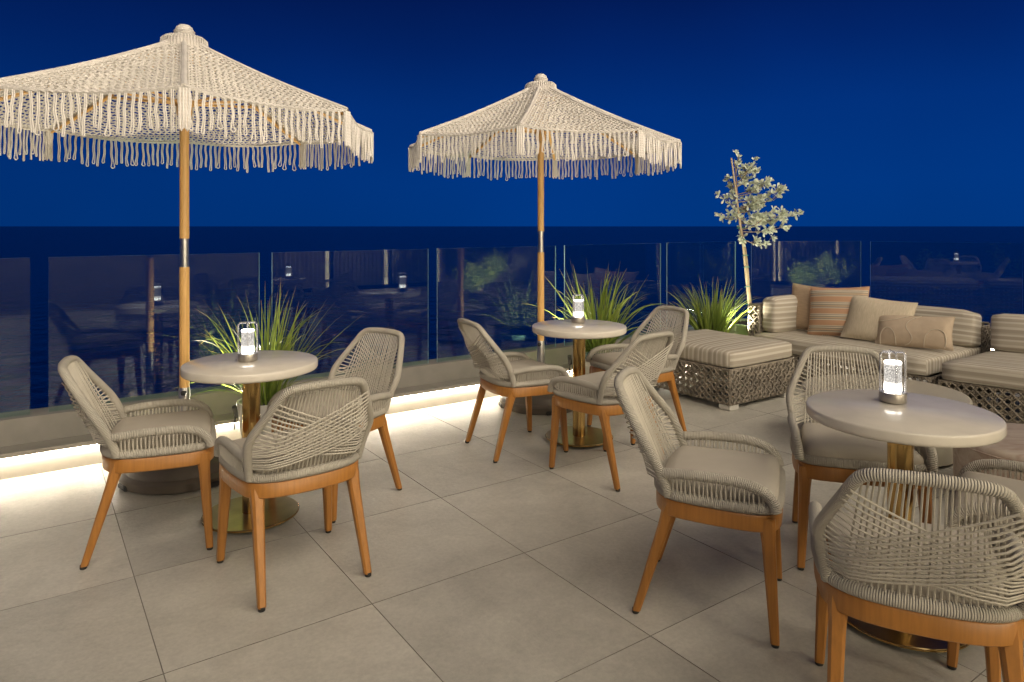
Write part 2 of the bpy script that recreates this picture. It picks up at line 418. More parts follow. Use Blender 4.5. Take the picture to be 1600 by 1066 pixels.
# ------------------------------------------------------------------ curb with LED strip, glass panels
prof = [(0, -.012), (0, .125), (-.03, .125), (-.03, .152), (.135, .152), (.135, .302), (.34, .302), (.34, -.4), (.05, -.4)]
prof = [(a, z) for a, z in prof]
fl = front
mb = MB(); mb.sweep(fl, prof)
curb_me = mb.mesh('railing_curb', M['terrace_wall'], False)
bm = bmesh.new(); bm.from_mesh(curb_me); bmesh.ops.recalc_face_normals(bm, faces=bm.faces); bm.to_mesh(curb_me); bm.free()
curb = tag(link('railing_curb', curb_me), 'pale stucco curb with a glowing strip under its ledge, along the railing', 'curb')
mb = MB(); mb.sweep(fl, [(-.004, .1235), (-.022, .1235), (-.022, .1215), (-.004, .1215)])
link('led_strip', mb.mesh('led_strip', M['led'], False), curb)
mb = MB()                                  # joints of the curb cladding
for i in range(len(fl)-1):
    a, b_ = fl[i], fl[i+1]; L = (b_-a).length; t = (b_-a).normalized(); nn = Vector((-t.y, t.x, 0)); k = .6
    while k < L-.2:
        p = a+t*k+nn*.1345
        mb.add([p-t*.002+Vector((0, 0, .154)), p+t*.002+Vector((0, 0, .154)), p+t*.002+Vector((0, 0, .30)), p-t*.002+Vector((0, 0, .30))], [(0, 1, 2, 3)]); k += 1.35
link('cladding_joint', mb.mesh('cladding_joint', M['slab'], False), curb, kind='stuff')

def glass_panel(a, b_, ztop, label, zbot=.29):
    t = (b_-a); L = t.length; rz = math.atan2(t.y, t.x)
    o = thing('glass_panel', label, 'glass panel', ((a+b_)/2).to_tuple()[:2]+(0,), rz, 'frameless glass balustrade panels')
    mb = MB(); h = L/2; th = .006
    v = [(x, y, z) for x in (-h, h) for y in (-th, th) for z in (zbot, ztop)]
    mb.add(v, [(0, 4, 5, 1), (2, 3, 7, 6)], None, 0)
    link('pane', mb.mesh('pane', M['glass'], False), o)
    mb = MB()
    mb.add(v, [(0, 1, 3, 2), (4, 6, 7, 5), (1, 5, 7, 3)], None, 0)
    link('polished_edge', mb.mesh('polished_edge', M['glass_edge'], False), o)
    return o
def on_seg(u, a, b_):
    k = (u-800)/F_PX; t = b_-a
    s = (k*a.y-a.x)/(t.x-k*t.y); return a+t*s
ZT = 1.232
first = on_line(47); glass_panel(first - (P(1, 0))*1.24, first, ZT, 'glass railing panel cut off by the left edge of the photo')
for (u0, u1, dz, lab) in ((76, 405, 0, 'glass railing panel behind the large left umbrella pole and left chair'),
                          (425, 669, 0, 'glass railing panel behind the upright chair right of the left table'),
                          (683, 868, .004, 'glass railing panel crossed by the second umbrella pole'),
                          (882, 1032, .008, 'glass railing panel behind the grass right of the second umbrella pole'),
                          (1042, 1149, .012, 'glass railing panel left of the slim tree trunk')):
    glass_panel(on_line(u0), on_line(u1), ZT+dz, lab)
glass_panel(on_seg(1174, Q[1], Q[2]), on_seg(1345, Q[1], Q[2]), ZT+.012, 'glass railing panel between the slim tree and the striped pillow')
a7, b7 = on_seg(1360, Q[2], Q[3]), on_seg(1598, Q[2], Q[3])
glass_panel(a7, b7, ZT+.008, 'glass railing panel behind the sofa, at the right of the photo')
t7 = (Q[3]-Q[2]).normalized(); glass_panel(b7+t7*.08, b7+t7*1.4, ZT+.008, 'glass railing panel beyond the sofa, just past the right edge')

# ------------------------------------------------------------------ rope chairs
def chair_outline(n_arc=5, grow=0.0):
    """seat outline, counter-clockwise from the front right corner"""
    k = [(.247, .05), (.247, .185), (.205, .24), (.1, .245), (-.1, .245), (-.205, .24), (-.247, .185), (-.247, .05),
         (-.236, -.055), (-.222, -.125), (-.165, -.172), (-.07, -.192), (.07, -.192), (.165, -.172), (.222, -.125), (.236, -.055)]
    return [Vector((x*(1+grow), y*(1+grow), 0)) for x, y in k]
def make_chair():
    me = {}
    out = smooth_path(chair_outline(), 2, True)
    mb = MB(); mb.sweep(out, [(-.008, .383), (-.008, .432), (-.004, .437), (.022, .437), (.026, .432), (.026, .383), (.022, .379), (-.004, .379)], True)
    me['seat_rail'] = mb.mesh('seat_rail', M['teak'])
    def leg(tx, ty, bx, by):
        mb = MB(); secs = []
        for z, w in ((.425, .053), (.395, .053), (.34, .044), (.20, .038), (.012, .029)):
            t = 1-(z-.0)/.425; c = (tx+(bx-tx)*t, ty+(by-ty)*t); secs.append((c, z, w/2))
        V = []; F = []; pr = [(-1, -.6), (-.6, -1), (.6, -1), (1, -.6), (1, .6), (.6, 1), (-.6, 1), (-1, .6)]
        for c, z, w in secs: V += [(c[0]+a*w, c[1]+b*w, z) for a, b in pr]
        for i in range(len(secs)-1):
            for j in range(8): F.append((i*8+j, (i+1)*8+j, (i+1)*8+(j+1) % 8, i*8+(j+1) % 8))
        F.append(tuple(range(8))); F.append(tuple((len(secs)-1)*8+j for j in range(7, -1, -1)))
        mb.add(V, F); 
        lm = mb.mesh('leg', M['teak'])
        mb = MB(); mb.lathe([(.0115, 0.0), (.0132, .002), (.0132, .016)], 12, 0, (bx, by, 0)); gm = mb.mesh('glide', M['rubber'])
        return lm, gm
    legs = [leg(sx*.217, .205, sx*.238, .232) for sx in (-1, 1)] + [leg(sx*.192, -.118, sx*.212, -.248) for sx in (-1, 1)]
    # rope-wrapped seat edge
    band = [p+Vector((0, 0, .456)) for p in smooth_path(chair_outline(grow=-.012), 2, True)]
    mb = MB(); mb.tube(band, .0195, 10, True, up=(0, 0, 1)); me['seat_edge'] = mb.mesh('seat_edge', M['rope_wrap'])
    # back frame
    half = [(-.222, -.126, .450), (-.232, -.143, .510), (-.241, -.172, .572), (-.244, -.188, .600), (-.240, -.205, .628), (-.221, -.234, .670), (-.186, -.284, .742), (-.166, -.310, .782), (-.154, -.322, .803), (-.134, -.333, .817), (-.08, -.341, .823), (-.03, -.344, .825)]
    fr = [Vector(p) for p in half]+[Vector((-p[0], p[1], p[2])) for p in reversed(half)]
    frame = resample(smooth_path(fr, 2), 64)
    mb = MB(); mb.tube(frame, .0185, 10, up=(0, -.6, .25), flat=.86); me['back_frame'] = mb.mesh('back_frame', M['rope_wrap'])
    # arms
    arms = []; armp = {}
    for s in (-1, 1):
        ap = smooth_path([(s*.236, -.140, .535), (s*.246, -.06, .544), (s*.250, .03, .546), (s*.251, .12, .544), (s*.250, .19, .527), (s*.246, .226, .492), (s*.243, .236, .455)], 2)
        armp[s] = ap
        mb = MB(); mb.tube(ap, .0185, 10, up=(s, 0, 0.0), flat=1.0); arms.append(mb.mesh('armrest', M['rope_wrap']))
    rope_r = .0031
    amesh = []
    for s in (-1, 1):
        mb = MB(); rg = random.Random(5+s)
        pp = resample(armp[s], 60)
        for k in range(21):
            y = -.110+k*.0152
            top = min(pp, key=lambda q: abs(q.y-y) + (0 if q.z > .5 else 1))
            lo = min(band, key=lambda q: abs(q.y-y) + (0 if q.x*s > 0 else 9))
            for o_ in (.0085, -.0085):
                mb.tube([Vector((top.x+o_, y+rg.uniform(-.002, .002), top.z)), Vector(((top.x+lo.x)/2+o_, y+rg.uniform(-.002, .002), (top.z+lo.z)/2)), Vector((lo.x+o_, y+rg.uniform(-.003, .003), lo.z))], rope_r, 5, caps=False)
        amesh.append(mb.mesh('arm_ropes', M['rope']))
    # back ropes: uprights, then two crossing fans laced round the outside
    def sheet_y(z): return -.194-(z-.46)*(.148/.36)
    mb = MB(); rg = random.Random(3)
    NV = 24
    for k in range(NV):
        t = -1+2*k/(NV-1)
        xt = t*.140; xb = t*.183
        bz = min(band, key=lambda q: abs(q.x-xb) + (0 if q.y < 0 else 9))
        tp = min(frame, key=lambda q: abs(q.x-xt) + (0 if q.z > .8 else 9))
        a = Vector((xt, tp.y, .826)); c = Vector((xb, bz.y, .456))
        for o_ in (.004,):
            j = rg.uniform(-.0022, .0022)
            off = Vector((0, o_, 0))
            pts = [a+off, a.lerp(c, .33)+off*.8+Vector((j, .001, 0)), a.lerp(c, .66)+off*.8+Vector((j, .001, 0)), c+off]
            mb.tube(pts, rope_r, 5, caps=False)
    lf = resample(frame[:28], 200)     # left side of the frame, bottom to top corner
    def at_z(z): return min(lf, key=lambda q: abs(q.z-z))
    NF = 11
    for s in (1, -1):
        for k in range(NF):
            t = k/(NF-1)
            za = .768-.165*t; zb = .602-.105*t**.8 + rg.uniform(-.003, .003)
            A = at_z(za).copy(); B = at_z(zb).copy(); B.x = -B.x
            pts = []
            for i in range(9):
                u = i/8; x = A.x+(B.x-A.x)*u; z = za+(zb-za)*u - .018*math.sin(math.pi*u)
                y = A.y+(B.y-A.y)*u
                lim = sheet_y(z) - .0035 - (.004 if s > 0 else .0095)
                w = max(0.0, 1-max(0, abs(x)-.155)/.075); w = w*w*(3-2*w)
                y = y+(min(y, lim)-y)*w
                pts.append(Vector((x*s, y, z)))
            mb.tube(pts, rope_r, 5, caps=False)
    me['back_ropes'] = mb.mesh('back_ropes', M['rope'])
    # cushion
    def shape(p):
        return p
    mb = MB(); rounded_box(mb, (.222, .193, .036), .032, 14, (0.004, .006, .010), c=(0, .042, .478), wob=.0012, seed=2)
    cm = weld(mb.mesh('seat_cushion', M['cushion']), 1e-4)
    for v in cm.vertices:                     # narrower at the rear, soft rear corners
        k = (v.co.y+.15)/.38; v.co.x *= .885+.115*min(1, max(0, k))
        if v.co.y < -.05: v.co.y += -.018*(1-(v.co.x/.21)**2)
    me['seat_cushion'] = cm
    mb = MB(); wl = []
    for i in range(48):
        a = 2*math.pi*i/48; cx, cy = math.cos(a), math.sin(a); ex = .32
        x = .2225*abs(cx)**ex*(1 if cx > 0 else -1); y = .213*abs(cy)**ex*(1 if cy > 0 else -1)+.022
        k = (y+.19)/.42; x *= .885+.115*min(1, max(0, k))
        if y < -.05: y += -.018*(1-(x/.21)**2)
        wl.append((x, y, .497))
    me['welt'] = None
    root = link('rope_chair', None)
    for nme in ('seat_rail', 'seat_edge', 'back_frame', 'seat_cushion'): link(nme, me[nme], root)
    for lm, gm in legs:
        l = link('leg', lm, root); link('glide', gm, l)
    for a in arms: link('armrest', a, root)
    for a in amesh: link('arm_ropes', a, root, kind='stuff')
    link('back_ropes', me['back_ropes'], root, kind='stuff')
    return root
chair0 = make_chair()
CH = [
 ((-1.636, 3.157), (.91, .41), 'rope chair facing right, pushed up to the left table under the big umbrella'),
 ((-.902, 2.874), (-.6, .8), 'rope chair with its woven back to the camera at the left table'),
 ((-.92, 3.635), (-.57, -.82), 'rope chair facing the camera behind the left table, near the lit curb'),
 ((.024, 4.445), (.89, .455), 'rope chair facing right beside the second umbrella pole'),
 ((.563, 4.024), (-.657, .753), 'rope chair with its back to the camera at the middle table'),
 ((.866, 4.805), (-.86, -.5), 'rope chair facing left behind the middle table, beside the wicker ottoman'),
 ((.764, 2.64), (.925, -.38), 'large rope chair seen from the side, left of the near right table'),
 ((1.488, 3.012), (-.285, -.96), 'rope chair facing the camera behind the near right table'),
 ((1.12, 1.93), (.40, .917), 'closest rope chair, back to the camera, in the lower right corner'),
 ((1.74, 2.27), (-.8, .6), 'rope chair of which only an arm shows, at the right edge behind the closest chair'),
]
for i, ((x, y), (fx, fy), lab) in enumerate(CH):
    o = chair0 if i == 0 else copy_tree(chair0)
    o.location = (x, y, .001); o.rotation_euler = (0, 0, math.atan2(-fx, fy))
    tag(o, lab, 'chair', 'rope chairs with teak frames')

# ------------------------------------------------------------------ round tables
def make_table():
    root = link('round_table', None)
    mb = MB(); mb.lathe([(.0, .713), (.300, .713), (.309, .716), (.313, .722), (.3135, .728), (.3135, .748), (.312, .753), (.308, .756), (0, .756)], 96)
    link('table_top', mb.mesh('table_top', M['top']), root)
    mb = MB(); mb.lathe([(.042, .02), (.042, .696), (.075, .699), (.075, .713), (0, .713)], 40); link('column', mb.mesh('column', M['brass']), root)
    mb = MB(); mb.lathe([(0, .012), (.219, .012), (.222, .015), (.222, .021), (.219, .024), (.06, .026), (0, .026)], 72); link('base_plate', mb.mesh('base_plate', M['brass_dark']), root)
    mb = MB(); mb.tube([(.2222*math.cos(a*math.pi/36), .2222*math.sin(a*math.pi/36), .018) for a in range(72)], .0035, 6, True); link('base_rim', mb.mesh('base_rim', M['brass']), root)
    mb = MB(); mb.lathe([(.012, 0), (.014, .004), (.012, .0125)], 12); fm = mb.mesh('foot', M['rubber'])
    for k in range(4): a = .5+k*math.pi/2; link('foot', fm, root, (.17*math.cos(a), .17*math.sin(a), 0))
    return root
table0 = make_table()
TB = [((-1.275, 3.38), 'left round cream table on a brass column under the big umbrella'),
      ((.447, 4.61), 'middle round cream table on a brass column by the second umbrella'),
      ((1.403, 2.498), 'near right round cream table on a brass column, largest of the three')]
for i, ((x, y), lab) in enumerate(TB):
    o = table0 if i == 0 else copy_tree(table0)
    o.location = (x, y, .001); o.rotation_euler = (0, 0, .6*i); tag(o, lab, 'table', 'round cafe tables')

# ------------------------------------------------------------------ table lamps
m = bpy.data.materials.new('lamp_glow'); m.use_nodes = True; nt = m.node_tree; nt.nodes.clear(); M['glow'] = m
o = N(nt, 'ShaderNodeOutputMaterial'); em = N(nt, 'ShaderNodeEmission'); tc = N(nt, 'ShaderNodeTexCoord'); vo = N(nt, 'ShaderNodeTexVoronoi'); rp = N(nt, 'ShaderNodeValToRGB'); sp = N(nt, 'ShaderNodeSeparateXYZ'); rp2 = N(nt, 'ShaderNodeValToRGB'); ml = N(nt, 'ShaderNodeMath', operation='MAXIMUM')
vo.inputs['Scale'].default_value = 170; nz = N(nt, 'ShaderNodeTexNoise'); nz.inputs['Scale'].default_value = 90
nt.links.new(tc.outputs['Object'], vo.inputs['Vector']); nt.links.new(vo.outputs['Distance'], rp.inputs[0])
rp.color_ramp.elements[0].position = .15; rp.color_ramp.elements[0].color = (.012, .012, .012, 1); rp.color_ramp.elements[1].position = .7; rp.color_ramp.elements[1].color = (.10, .10, .10, 1)
nt.links.new(tc.outputs['Object'], sp.inputs[0]); nt.links.new(sp.outputs['Z'], rp2.inputs[0])
# the crystal core is bright at its foot (the LED) and its cap, bubbly between
e2 = rp2.color_ramp.elements; e2[0].position = .055; e2[0].color = (1, 1, 1, 1); e2[1].position = .151; e2[1].color = (1, 1, 1, 1)
for p, v in ((.078, .07), (.13, .03), (.143, .08)): q = rp2.color_ramp.elements.new(p); q.color = (v, v, v, 1)
nt.links.new(rp.outputs[0], ml.inputs[0]); nt.links.new(rp2.outputs[0], ml.inputs[1])
mm = N(nt, 'ShaderNodeMath', operation='MULTIPLY'); mm.inputs[1].default_value = LAMP_STRENGTH; nt.links.new(ml.outputs[0], mm.inputs[0]); nt.links.new(mm.outputs[0], em.inputs[1])
em.inputs[0].default_value = (1, .93, .84, 1); nt.links.new(em.outputs[0], o.inputs[0])
m, nt, b = mat('acrylic'); M['acrylic'] = m
b.inputs['Base Color'].default_value = (.93, .93, .95, 1); b.inputs['Roughness'].default_value = .04; b.inputs['IOR'].default_value = 1.3; b.inputs['Transmission Weight'].default_value = .75
def make_lamp():
    root = link('table_lamp', None)
    mb = MB(); mb.lathe([(.043, 0), (.0455, .002), (.047, .005), (.047, .034), (.0455, .037), (0, .038)], 40); link('base', mb.mesh('base', M['lamp_base']), root)
    mb = MB(); mb.lathe([(0, .0405), (.0275, .0405), (.030, .043), (.030, .150), (.028, .153), (0, .154)], 32); link('crystal', mb.mesh('crystal', M['glow']), root)
    for k in range(2):
        a = k*math.pi/2; c, s_ = math.cos(a), math.sin(a); r = .043
        pr = [(-r, .036), (-r, .176), (-r+.008, .187), (r-.008, .187), (r, .176), (r, .036)]
        mb = MB(); z_ = .0012*k
        mb.tube([(c*q, s_*q, z+z_) for q, z in pr], .0042, 8); link('cage_bar', mb.mesh('cage_bar', M['acrylic']), root)
    mb = MB(); mb.lathe([(.046, .0382), (.036, .0392), (.033, .041)], 32); link('collar', mb.mesh('collar', M['steel']), root)
    return root
lamp0 = make_lamp()
LP = [((-1.300, 3.40), 'glowing crystal table lamp on the left table'), ((.455, 4.76), 'glowing crystal table lamp on the middle table'), ((1.436, 2.606), 'glowing crystal table lamp on the near right table')]
for i, ((x, y), lab) in enumerate(LP):
    o = lamp0 if i == 0 else copy_tree(lamp0)
    o.location = (x, y, .758); o.rotation_euler = (0, 0, .35+.5*i); tag(o, lab, 'lamp', 'table lamps')

# ------------------------------------------------------------------ crochet umbrellas
RIM, ZRIM, RCAP, ZCAP = 1.08, 2.066, .10, 2.50
def canopy_point(t, s):
    """t 0 at cap, 1 at rim; s -1..1 across one of eight panels (apothem frame: +x outwards)"""
    r = RCAP+(RIM-RCAP)*t; z = ZCAP+(ZRIM-ZCAP)*t
    z += .030*math.sin(math.pi*min(1, t))*-1 * (1-.0) * (.55)        # gentle hang along the slope
    ap = r*math.cos(math.pi/8); hw = r*math.sin(math.pi/8)
    sag = .028*(1-s*s)*t
    return Vector((ap-.01*(1-s*s)*t, hw*s, z-sag))
def make_canopy_panel(seed):
    rg = random.Random(seed); mb = MB(); rows = 32
    for i in range(rows+1):
        t = .02+.98*i/rows
        hw = (RCAP+(RIM-RCAP)*t)*math.sin(math.pi/8)
        n = max(3, int(round(2*hw/.036)))
        r_ = .0050 if i < rows else .010
        pts = []
        ns = n*4
        for k in range(ns+1):
            s = -1+2*k/ns; p = canopy_point(t, s)
            w = math.sin(2*math.pi*(k/4.0)+(math.pi if i % 2 else 0))
            p = p+Vector((.25, 0, .9))*(.0035*w) + Vector((.45, 0, -.2))*.002*math.cos(4*math.pi*k/4.0)
            pts.append(p)
        mb.tube(pts, r_, 5, caps=False)
        if i == rows: continue
        t2 = .02+.98*(i+1)/rows
        for k in range(n):
            s = -1+2*(k+.5+(.25 if i % 2 else -.25)*0)/n
            ds = .22/n
            for q in (-1, 1):
                a = canopy_point(t, s+q*ds*.9); c = canopy_point(t2, s-q*ds*.55); mid = (a+c)/2+Vector((.3, 0, .95))*.007
                mid.y += rg.uniform(-.002, .002)
                mb.tube([a, mid, c], [.0038, .0050, .0038], 4, caps=False)
    return mb.mesh('canopy_panel', M['crochet'])
def make_fringe(seed):
    rg = random.Random(seed); mb = MB(); n = 25
    for k in range(n):
        s = -1+2*(k+.5)/n + rg.uniform(-.007, .007)
        p = canopy_point(1.0, s)+Vector((.006, 0, -.006))
        L = .172+rg.uniform(-.025, .022); w = rg.uniform(.0036, .0044); lb = rg.choice((.004, .0045, .007, .012)); tw = rg.uniform(-.25, .25)
        sway = rg.uniform(-.010, .010); sx = rg.uniform(-.008, .012); wv = rg.uniform(0, 6.28); am = rg.uniform(.001, .0035)
        pts = []; m_ = 9
        for i in range(m_):
            f = i/(m_-1); wd = w+(lb-w)*max(0, (f-.72)/.28)**1.5
            pts.append(Vector((p.x+sx*f-wd*math.sin(tw), p.y-wd*math.cos(tw)+sway*f+am*math.sin(wv+f*9), p.z-L*f*.96)))
        e_ = pts[-1]; c_ = Vector((p.x+sx, p.y+sway+am*math.sin(wv+9), p.z-L))
        back = []
        for i in range(m_):
            f = 1-i/(m_-1); wd = w+(lb-w)*max(0, (f-.72)/.28)**1.5
            back.append(Vector((p.x+sx*f+wd*math.sin(tw), p.y+wd*math.cos(tw)+sway*f+am*math.sin(wv+f*9), p.z-L*f*.96)))
        mb.tube(pts+[c_+Vector((0, -.004, -.0)), c_+Vector((0, .004, 0))]+back, .0036, 5, caps=False)
    return mb.mesh('fringe', M['cord'])
panel_me = [make_canopy_panel(1), make_canopy_panel(2)]
fringe_me = [make_fringe(i) for i in range(5)]
def make_umbrella():
    root = link('crochet_umbrella', None)
    # weighted base
    mb = MB(); mb.lathe([(.315, 0), (.325, .006), (.33, .05), (.318, .062), (.30, .066), (.285, .105), (.26, .125), (.12, .135), (.05, .14), (.045, .17), (0, .17)], 56)
    base = link('base', mb.mesh('base', M['base_plastic']), root)
    mb = MB()
    mb.box((-.05, -.335, .0), (.05, -.30, .03), 0, .006); hm = mb.mesh('handle_slot', M['rubber'])
    for k in range(4):
        h = link('handle_slot', hm, base); h.rotation_euler = (0, 0, .4+k*math.pi/2)
    mb = MB(); mb.lathe([(.030, .15), (.030, .50), (.0275, .508), (0, .508)], 28); st = link('steel_sleeve', mb.mesh('steel_sleeve', M['steel']), root)
    mb = MB(); mb.tube([(0.028, -.002, .485), (.05, -.004, .485)], .006, 8); mb.lathe([(0, -.014), (.012, -.012), (.016, -.004), (.016, .006), (.010, .012), (0, .013)], 10, 0, (.056, -.004, .485)); link('knob', mb.mesh('knob', M['rubber']), st)
    mb = MB(); mb.lathe([(.0265, .505), (.0265, 1.211), (0, 1.211)], 28); link('lower_pole', mb.mesh('lower_pole', M['pole_wood']), root)
    mb = MB(); mb.lathe([(.0235, 1.205), (.0235, 1.385), (0, 1.385)], 28); link('steel_joint', mb.mesh('steel_joint', M['steel']), root)
    mb = MB(); mb.lathe([(.0255, 1.378), (.0255, 2.50), (0, 2.50)], 28); link('upper_pole', mb.mesh('upper_pole', M['pole_wood']), root)
    mb = MB(); mb.lathe([(.026, 2.09), (.038, 2.095), (.042, 2.11), (.042, 2.15), (.055, 2.155), (.055, 2.185), (.04, 2.19), (.026, 2.195)], 28); hub = link('runner_hub', mb.mesh('runner_hub', M['pole_wood']), root)
    mb = MB(); mb.lathe([(.026, 2.40), (.05, 2.405), (.055, 2.42), (.055, 2.452), (.04, 2.46), (.026, 2.462)], 28); link('crown_hub', mb.mesh('crown_hub', M['pole_wood']), root)
    for k in range(8):
        a = k*math.pi/4; c, s = math.cos(a), math.sin(a)
        def pt(r, dz=0):
            t = (r-RCAP)/(RIM-RCAP); z = ZCAP+(ZRIM-ZCAP)*t-.0165*math.sin(math.pi*max(0, min(1, t))); return Vector((r*c, r*s, z+dz))
        mb = MB(); mb.tube([pt(r_, -.026) if r_ > .06 else Vector((r_*c, r_*s, 2.43)) for r_ in (.045, .2, .4, .6, .8, 1.0, 1.06)], [.011]*6+[.008], 6, up=(0, 0, 1)); rib = link('rib', mb.mesh('rib', M['pole_wood']), root)
        mb = MB(); mb.tube([Vector((.05*c, .05*s, 2.17)), pt(.56, -.04)], .008, 6, up=(0, 0, 1)); link('strut', mb.mesh('strut', M['pole_wood']), rib)
        mb = MB(); mb.tube([pt(RCAP+(RIM-RCAP)*q/12, .004) for q in range(13)], [.017]+[.014]*12, 6); link('seam', mb.mesh('seam', M['crochet']), root)
        p = link('canopy_panel', panel_me[k % 2], root, kind='stuff'); p.rotation_euler = (0, 0, a+math.pi/8)
        f = link('fringe', fringe_me[k % 5], root, kind='stuff'); f.rotation_euler = (0, 0, a+math.pi/8)
        # corner loops hang in front of each rib tip
        mb = MB(); q = pt(RIM+.004, -.004); t_ = Vector((-s, c, 0)); L = .175
        for o_ in (-.012, .012):
            lp = [q+t_*(o_-.006)+Vector((0, 0, -L*i/5)) for i in range(6)]+[q+t_*o_+Vector((0, 0, -L-.012))]+[q+t_*(o_+.007)+Vector((0, 0, -L*(5-i)/5)) for i in range(6)]
            mb.tube(lp, .0065, 5, caps=False)
        link('corner_loop', mb.mesh('corner_loop', M['cord']), root)
    mb = MB()
    for k in range(6): mb.tube([((.118-.003*k)*math.cos(a*math.pi/20), (.118-.003*k)*math.sin(a*math.pi/20), 2.487+.0105*k) for a in range(40)], .0085, 6, True)
    mb.lathe([(.115, 2.482), (.108, 2.535), (.095, 2.548), (0, 2.556)], 40)
    for k in range(44):
        a = k*2*math.pi/44; mb.tube([(.124*math.cos(a), .124*math.sin(a), 2.483), (.118*math.cos(a), .118*math.sin(a), 2.536), (.098*math.cos(a), .098*math.sin(a), 2.552)], .0062, 4)
    cap = link('cap', mb.mesh('cap', M['crochet']), root)
    mb = MB(); mb.lathe([(.047, 2.552), (.050, 2.565), (.050, 2.592), (.044, 2.612), (.028, 2.626), (0, 2.631)], 28)
    for k in range(7): 
        zz = 2.556+.0105*k; rr = .052 if k < 4 else .052-(k-3)*.009
        mb.tube([(rr*math.cos(a*math.pi/14), rr*math.sin(a*math.pi/14), zz) for a in range(28)], .006, 5, True)
    link('finial', mb.mesh('finial', M['crochet']), cap)
    return root
u0 = make_umbrella()
u0.location = (-1.877, 3.96, .001); u0.rotation_euler = (0, 0, math.atan2(-.976, .462)); u0.scale = (1, 1, .978)
tag(u0, 'large fringed crochet umbrella over the left table', 'umbrella', 'crochet umbrellas')
u1 = copy_tree(u0); u1.location = (.229, 5.5, .001); u1.rotation_euler = (0, 0, R(-90-9.4)-math.atan2(.229, 5.5)*0); u1.scale = (1, 1, 1)
tag(u1, 'smaller looking fringed crochet umbrella behind the middle table', 'umbrella', 'crochet umbrellas')

# ------------------------------------------------------------------ wicker sofa and ottoman
M['wicker'] = rope_mat('wicker_strand', (.235, .20, .155), .02, 1.0, .6, .4, .002, amt=.35)
M['foot_plate'] = simple('pale_foot', (.6, .57, .5), .5)
m, nt, b = mat('striped_canvas'); M['stripe'] = m
uv = N(nt, 'ShaderNodeUVMap'); sp = N(nt, 'ShaderNodeSeparateXYZ'); nt.links.new(uv.outputs[0], sp.inputs[0])
dv = N(nt, 'ShaderNodeMath', operation='DIVIDE'); dv.inputs[1].default_value = .14; nt.links.new(sp.outputs['Y'], dv.inputs[0])
fc = N(nt, 'ShaderNodeMath', operation='FRACT'); nt.links.new(dv.outputs[0], fc.inputs[0])
rp = N(nt, 'ShaderNodeValToRGB'); nt.links.new(fc.outputs[0], rp.inputs[0])
DK, MD, LT = (.345, .30, .24, 1), (.41, .36, .29, 1), (.53, .48, .395, 1)
cr_ = rp.color_ramp; cr_.elements[0].position = 0; cr_.elements[0].color = DK; cr_.elements[1].position = 1; cr_.elements[1].color = DK
for p, c in ((.16, DK), (.19, LT), (.30, LT), (.33, MD), (.50, MD), (.53, LT), (.60, LT), (.63, DK), (.78, DK), (.81, LT), (.88, LT), (.91, MD), (.97, MD)): q = cr_.elements.new(p); q.color = c
nt.links.new(rp.outputs[0], b.inputs['Base Color']); b.inputs['Roughness'].default_value = .9; b.inputs['Specular IOR Level'].default_value = .2
tc = N(nt, 'ShaderNodeTexCoord'); nz = N(nt, 'ShaderNodeTexNoise'); nz.inputs['Scale'].default_value = 300; nt.links.new(tc.outputs['Object'], nz.inputs['Vector']); bump(nt, b, nz.outputs['Fac'], .2, .001)

def wicker_face(w, h, name='wicker_side', p=.056):
    """open cane weave on local x (0..w), z (0..h), outside towards -y"""
    nx = max(1, round(w/p)); px = w/nx; nz_ = max(1, round(h/p)); pz = h/nz_
    mb = MB(); r = .0070; q = .0072; rg = random.Random(int(w*1000+h*77))
    for k in range(nx+1):
        for o_ in (-q, q):
            x = min(max(k*px+o_, 0), w)
            pts = [(x+rg.uniform(-.0015, .0015), .004*(1 if (i+k) % 2 else -1), h*i/(nz_*2)) for i in range(nz_*2+1)]
            mb.tube(pts, r, 4, caps=False)
    for k in range(nz_+1):
        for o_ in (-q, q):
            z = min(max(k*pz+o_, 0), h)
            pts = [(w*i/(nx*2), .004*(1 if (i+k+1) % 2 else -1), z+rg.uniform(-.0015, .0015)) for i in range(nx*2+1)]
            mb.tube(pts, r, 4, caps=False)
    for sgn in (1, -1):
        for k in range(-nz_-1, nx+nz_+1):
            pts = []
            for i in range(nz_*2+1):
                z = i*.5
                x = (k+.5)+sgn*z
                if -1e-6 <= x <= nx+1e-6: pts.append((x*px, -.010+.005*(1 if (i+k) % 2 else -1)*sgn, z*pz))
            if len(pts) > 1: mb.tube(pts, r*.9, 4, caps=False)
    return mb.mesh(name, M['wicker'])
def add_face(root, a, b_, z0, z1):
    """woven side from plan point a to b (local), outside to the right of travel"""
    a = Vector((*a, 0)); b_ = Vector((*b_, 0)); t = b_-a
    o = link('wicker_side', wicker_face(t.length, z1-z0), root, (a.x, a.y, z0), math.atan2(t.y, t.x), kind='stuff'); return o
def corner_post(root, x, y, z0, z1):
    mb = MB(); mb.tube([(x, y, z0), (x, y, (z0+z1)/2), (x, y, z1)], .012, 6); link('corner_post', mb.mesh('corner_post', M['wicker']), root)
def top_rail(root, pts):
    mb = MB(); mb.tube(pts, .011, 6, closed=True); link('top_rail', mb.mesh('top_rail', M['wicker']), root)
def striped(root, name, half, c, rad, uvf, rot=None, shear=None, seed=0, n=12, puff=(.004, .004, .012)):
    mb = MB(); rounded_box(mb, half, rad, n, puff, uvf, wob=.003, seed=seed)
    me = weld(mb.mesh(name, M['stripe']), 1e-4)
    o = link(name, me, root, c)
    if rot: o.rotation_euler = rot
    return o
